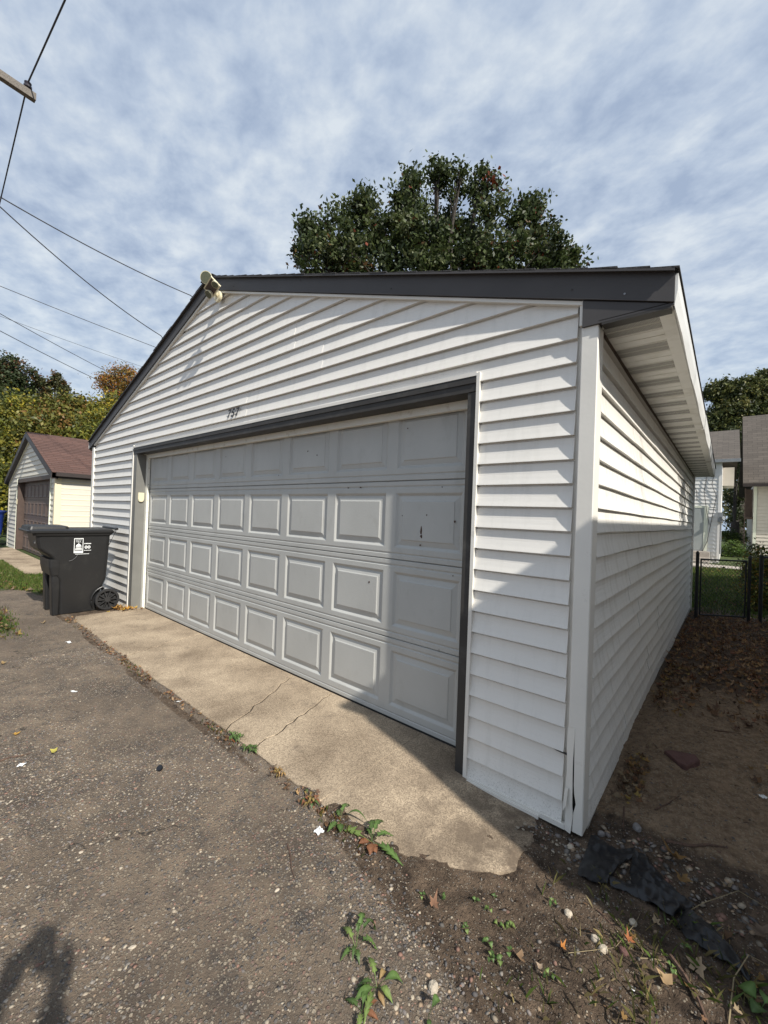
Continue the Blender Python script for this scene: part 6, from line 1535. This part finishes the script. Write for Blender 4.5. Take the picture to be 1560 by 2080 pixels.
# flat triangular red slab of stone
cst = (5.858, 0.929)
mb = MB(); tri = [(-.085, .035), (-.05, .062), (.07, .075), (.085, .03), (.02, -.08), (-.02, -.06)]
mb.loft([[(x, y, 0) for x, y in tri], [(x, y, .028) for x, y in tri], [(x*.93, y*.93, .034) for x, y in tri]]); o = mb.build('paving_stone', M['red_stone'], None); o.location = (cst[0], cst[1], float(gz(*cst))-.004); o.rotation_euler = (.06, -.05, .1)
tag(o, 'flat reddish wedge of stone lying on the sand', 'stone')
rock('stone', 'pale rounded stone on the soil near the bottom edge', (5.385, -0.979), (.015, .019, .011), 'pale_stone', 20, 1)
rock('stone', 'pale stone at lower right above another, in the sun', (5.716, -0.480), (.016, .013, .010), 'pale_stone', 0, 2)
rock('stone', 'lower of two pale stones close together in the sun', (5.743, -0.498), (.017, .012, .010), 'pale_stone', 60, 3)
rock('stone', 'brownish stone right of the pale pair', (5.797, -0.455), (.016, .013, .010), 'red_stone', 10, 4)
rock('stone', 'smooth grey-pink stone under the black plastic', (5.803, -0.324), (.016, .012, .009), 'pale_stone', 90, 5)
rock('stone', 'small pale pebble centre left on the tarmac', (4.781, -1.106), (.010, .0055, .004), 'pale_stone', 80, 6)
rock('stone', 'elongated pale chip on the alley near the bottom', (4.602, -1.528), (.012, .006, .003), 'pale_stone', 60, 7)
rock('stone', 'white pebble on the alley at centre left', (4.049, -1.533), (.008, .006, .003), 'pale_stone', 60, 8)
rock('stone', 'dark stone in the stones by the corner post', (5.615, 0.083), (.018, .014, .012), 'grey_stone', 60, 9)
rock('stone', 'blue-grey cobble on the stones right of the post', (5.738, 0.205), (.018, .022, .014), 'grey_stone', 20, 10)
rock('stone', 'pale cobble touching the foot of the corner post', (5.527, -0.081), (.014, .012, .012), 'pale_stone', 20, 11)
rock('stone', 'tan stone on the soil right of the seedlings', (5.613, -0.422), (.015, .014, .009), 'pale_stone', 20, 12)
# bottle cap
bc = (3.728, -1.107); mb = MB(); mb.tube([(0, 0, 0), (0, 0, .010), (0, 0, .012), (0, 0, .012)], [.0155, .0155, .0145, .0105], 20); mb.tube([(0, 0, .0119), (0, 0, .0121)], .0105, 16)
o = mb.build('bottle_cap', M['cap'], None, False); o.location = (bc[0], bc[1], float(gz(*bc))+.006); o.rotation_euler = (.5, .3, 0); tag(o, 'black plastic bottle cap on the alley', 'bottle cap')
# crumpled tissue and scraps
def crumple(label, p, s, m_, seed, name='paper_scrap', h=.5, el=1.0):
    rg_ = np.random.default_rng(seed); n = 7; V = []; F = []
    for i in range(n):
        for j in range(n):
            u, v = i/(n-1)-.5, j/(n-1)-.5
            V.append((s*el*u+rg_.normal(0, s*.06), s*v+rg_.normal(0, s*.06), s*h*abs(rg_.normal(0, .35))))
    for i in range(n-1):
        for j in range(n-1): a = i*n+j; F.append((a, a+1, a+n+1)); F.append((a, a+n+1, a+n))
    mb = MB(); mb.v = V; mb.f = F; o = mb.build(name, M[m_], None); o.location = (p[0], p[1], float(gz(*p))+.003 if not (-.13 < p[0] < 5.3 and -.66 < p[1] < .1) else .003)
    o.rotation_euler = (0, 0, seed); return tag(o, label, 'litter')
crumple('crumpled white tissue beside the dandelions', (4.676, -0.812), .032, 'paper', 3, 'tissue')
crumple('small white paper scrap at the left of the alley', (3.178, -1.589), .028, 'paper', 4, h=.25)
crumple('thin white strip of paper on the alley', (2.308, -1.166), .05, 'paper', 5, h=.1, el=.35)
crumple('pale sliver of paper near the apron edge', (3.028, -0.702), .04, 'paper', 6, h=.1, el=.3)
crumple('white scrap on the sand at the right edge', (6.201, 0.885), .03, 'paper', 7, h=.3)
crumple('pale scrap on the alley below the apron corner', (0.945, -0.900), .07, 'paper', 8, h=.1, el=.4)
crumple('small white scrap at the lower right', (5.834, -0.557), .018, 'paper', 9, h=.3)

# black plastic sheeting by the corner post
def sheet(name, label, upper, lower, nu, nv, amp, seed, zbase=.012, parent=None, arch=0.0):
    U = np.array(upper); Lw = np.array(lower)
    def samp(P, t):
        d = np.r_[0, np.cumsum(np.linalg.norm(np.diff(P, axis=0), axis=1))]; d /= d[-1]
        return np.stack([np.interp(t, d, P[:, 0]), np.interp(t, d, P[:, 1])], 1)
    t = np.linspace(0, 1, nu); A = samp(U, t); B = samp(Lw, t); V = []
    for i in range(nu):
        for j in range(nv):
            v = j/(nv-1); p = A[i]*(1-v)+B[i]*v
            fold = abs(((fbm(p[0], p[1], 6, 1, seed))*5) % 1 - .5)*2
            fr = fbm(p[0], p[1], 30, 3, seed+5)-.5
            e_ = min(v, 1-v, t[i]*2, (1-t[i])*2)
            z = float(gz(p[0], p[1])) + zbase + amp*float(fold)*min(1, e_*5+.25) + .0025*float(fr) + arch*math.sin(math.pi*v)*math.sin(math.pi*t[i])
            V.append((p[0]+float(fr)*.006, p[1]+float(fold)*.006, z))
    F = []
    for i in range(nu-1):
        for j in range(nv-1): a = i*nv+j; F.append((a, a+1, a+nv+1, a+nv))
    n0 = len(V); V += [(x, y, z-.002) for x, y, z in V]; F += [tuple(reversed([q+n0 for q in f])) for f in F]
    mb = MB(); mb.v = V; mb.f = F; return mb.build(name, M['black_sheet'], parent, True)
bs = empty('plastic_sheet', (0, 0, 0)); tag(bs, 'torn black plastic sheeting crumpled on the soil by the corner post', 'plastic sheet')
sheet('torn_piece', '', [(5.585, 0.015), (5.633, 0.028), (5.684, -0.006), (5.753, 0.051), (5.754, -0.004)], [(5.592, -0.234), (5.642, -0.264), (5.700, -0.234), (5.710, -0.172), (5.708, -0.112)], 30, 20, .014, 4, parent=bs)
sheet('torn_piece', '', [(5.747, 0.042), (5.811, 0.022), (5.869, -0.042), (5.946, -0.076), (5.965, -0.094)], [(5.758, -0.098), (5.783, -0.206), (5.854, -0.207), (5.911, -0.211), (5.920, -0.173)], 34, 20, .016, 9, parent=bs, arch=.02)
sheet('torn_piece', '', [(5.945, -0.120), (5.993, -0.132), (6.044, -0.190), (6.082, -0.230), (6.122, -0.280)], [(5.925, -0.241), (5.954, -0.272), (6.013, -0.281), (6.061, -0.288), (6.110, -0.300)], 24, 10, .018, 14, parent=bs)
sheet('torn_piece', '', [(5.699, -0.197), (5.740, -0.174), (5.794, -0.168)], [(5.712, -0.229), (5.752, -0.215), (5.808, -0.210)], 12, 6, .012, 17, parent=bs)

# ================================================================== PERSON (stands behind the camera, only the shadow shows)
def person():
    p = empty('person', (6.345, -2.435, -.02)); tag(p, 'person in navy jacket behind the camera, casting the lower-left shadow', 'person')
    p.rotation_euler = (0, 0, math.radians(40))       # local +y looks along the view
    def skin_obj(name, verts, edges, radii, m_, root=0, sub=2):
        me = bpy.data.meshes.new(name); me.from_pydata(verts, edges, []); me.materials.append(m_)
        o = bpy.data.objects.new(name, me); COL.objects.link(o); o.parent = p
        md = o.modifiers.new('skin', 'SKIN'); md.use_smooth_shade = True
        if not me.skin_vertices: 
            return o
        for i, r in enumerate(radii):
            sv_ = me.skin_vertices[0].data[i]; sv_.radius = r if isinstance(r, tuple) else (r, r); sv_.use_root = (i == root)
        s_ = o.modifiers.new('sub', 'SUBSURF'); s_.levels = sub; s_.render_levels = sub
        return o
    # body: pelvis, spine, neck, head, arms raised to the phone, legs
    V = [(0, 0, .95), (0, 0, 1.12), (0, .0, 1.32), (0, .01, 1.44), (0, .03, 1.52), (0, .05, 1.60), (0, .05, 1.69),
         (-.10, 0, 1.41), (-.19, 0, 1.39), (-.25, .06, 1.16), (-.13, .27, 1.25), (-.07, .38, 1.34),
         (.10, 0, 1.41), (.19, 0, 1.39), (.25, .06, 1.16), (.13, .27, 1.25), (.07, .38, 1.34),
         (-.10, 0, .90), (-.12, .02, .50), (-.13, -.01, .09), (-.14, .12, .03),
         (.10, 0, .90), (.12, .02, .50), (.13, -.01, .09), (.14, .12, .03)]
    E = [(0, 1), (1, 2), (2, 3), (3, 4), (4, 5), (5, 6), (3, 7), (7, 8), (8, 9), (9, 10), (10, 11), (3, 12), (12, 13), (13, 14), (14, 15), (15, 16), (0, 17), (17, 18), (18, 19), (19, 20), (0, 21), (21, 22), (22, 23), (23, 24)]
    Rr = [(.19, .14), (.18, .13), (.21, .14), (.12, .09), (.055, .06), (.075, .095), (.07, .085), .10, .08, .068, .055, .035, .10, .08, .068, .055, .035, (.09, .10), (.06, .065), (.045, .05), (.04, .035), (.09, .10), (.06, .065), (.045, .05), (.04, .035)]
    skin_obj('body', V, E, Rr, M['jacket'])
    # head with nose, ears; hands with five fingers on each side of the phone
    mb = MB(); rings = []
    for z, rx, ry in ((1.53, .035, .04), (1.555, .055, .070), (1.60, .072, .090), (1.65, .078, .098), (1.70, .074, .095), (1.735, .055, .075), (1.755, .02, .03)):
        rings.append([(rx*math.cos(a), .05+ry*math.sin(a)*(1.0 if math.sin(a) < 0 else 1.0), z) for a in np.linspace(0, 2*math.pi, 17)[:-1]])
    mb.loft(rings); mb.tube([(0, .135, 1.655), (0, .158, 1.625), (0, .145, 1.615)], [.008, .014, .008], 6)
    for sx in (-1, 1): mb.tube([(sx*.078, .05, 1.66), (sx*.088, .045, 1.64), (sx*.080, .05, 1.615)], [.010, .016, .008], 6)
    mb.build('head', M['skin'], p, True)
    mb = MB(); rings = []
    for z, rx, ry in ((1.60, .080, .085), (1.66, .086, .100), (1.71, .084, .100), (1.75, .060, .08), (1.772, .02, .03)):
        rings.append([(rx*math.cos(a), .035+ry*math.sin(a)*(.75 if math.sin(a) > 0 else 1.0), z) for a in np.linspace(0, 2*math.pi, 17)[:-1]])
    mb.loft(rings); mb.build('hair', M['hair'], p, True)
    for sx in (-1, 1):
        mb = MB(); mb.tube([(sx*.075, .375, 1.335), (sx*.072, .40, 1.375), (sx*.066, .415, 1.41)], [.026, .034, .030], 8)
        for f_ in range(4):
            z = 1.362+.019*f_; l_ = (.85, 1, .97, .78)[f_]
            mb.tube([(sx*.068, .425, z), (sx*.060, .425+.022*l_, z+.004), (sx*.048, .425+.030*l_, z+.006), (sx*.040, .425+.026*l_, z+.006)], [.009, .0085, .008, .006], 6)
        mb.tube([(sx*.064, .395, 1.38), (sx*.050, .40, 1.405), (sx*.036, .408, 1.415)], [.010, .009, .007], 6)
        mb.build('hand', M['skin'], p, True)
    for sx in (-1, 1):
        mb = MB(); mb.loft([rrect(sx*.135-.05, sx*.135+.05, -.07, .20, .0, .04), rrect(sx*.135-.048, sx*.135+.048, -.065, .19, .05, .04), rrect(sx*.135-.04, sx*.135+.04, -.06, .07, .10, .03)]); mb.build('shoe', M['rubber'], p)
    mb = MB(); mb.loft([rrect(-.055, .055, -.05, .05, .10, .03), rrect(-.06, .06, -.06, .06, .5, .03)]) ; 
    ph = MB(); ph.box(-.037, .037, .418, .426, 1.345, 1.495); o = ph.build('phone', M['phone'], None)
    o.location = p.location; o.rotation_euler = p.rotation_euler; tag(o, 'dark smartphone held upright in both hands behind the camera', 'phone')
person()
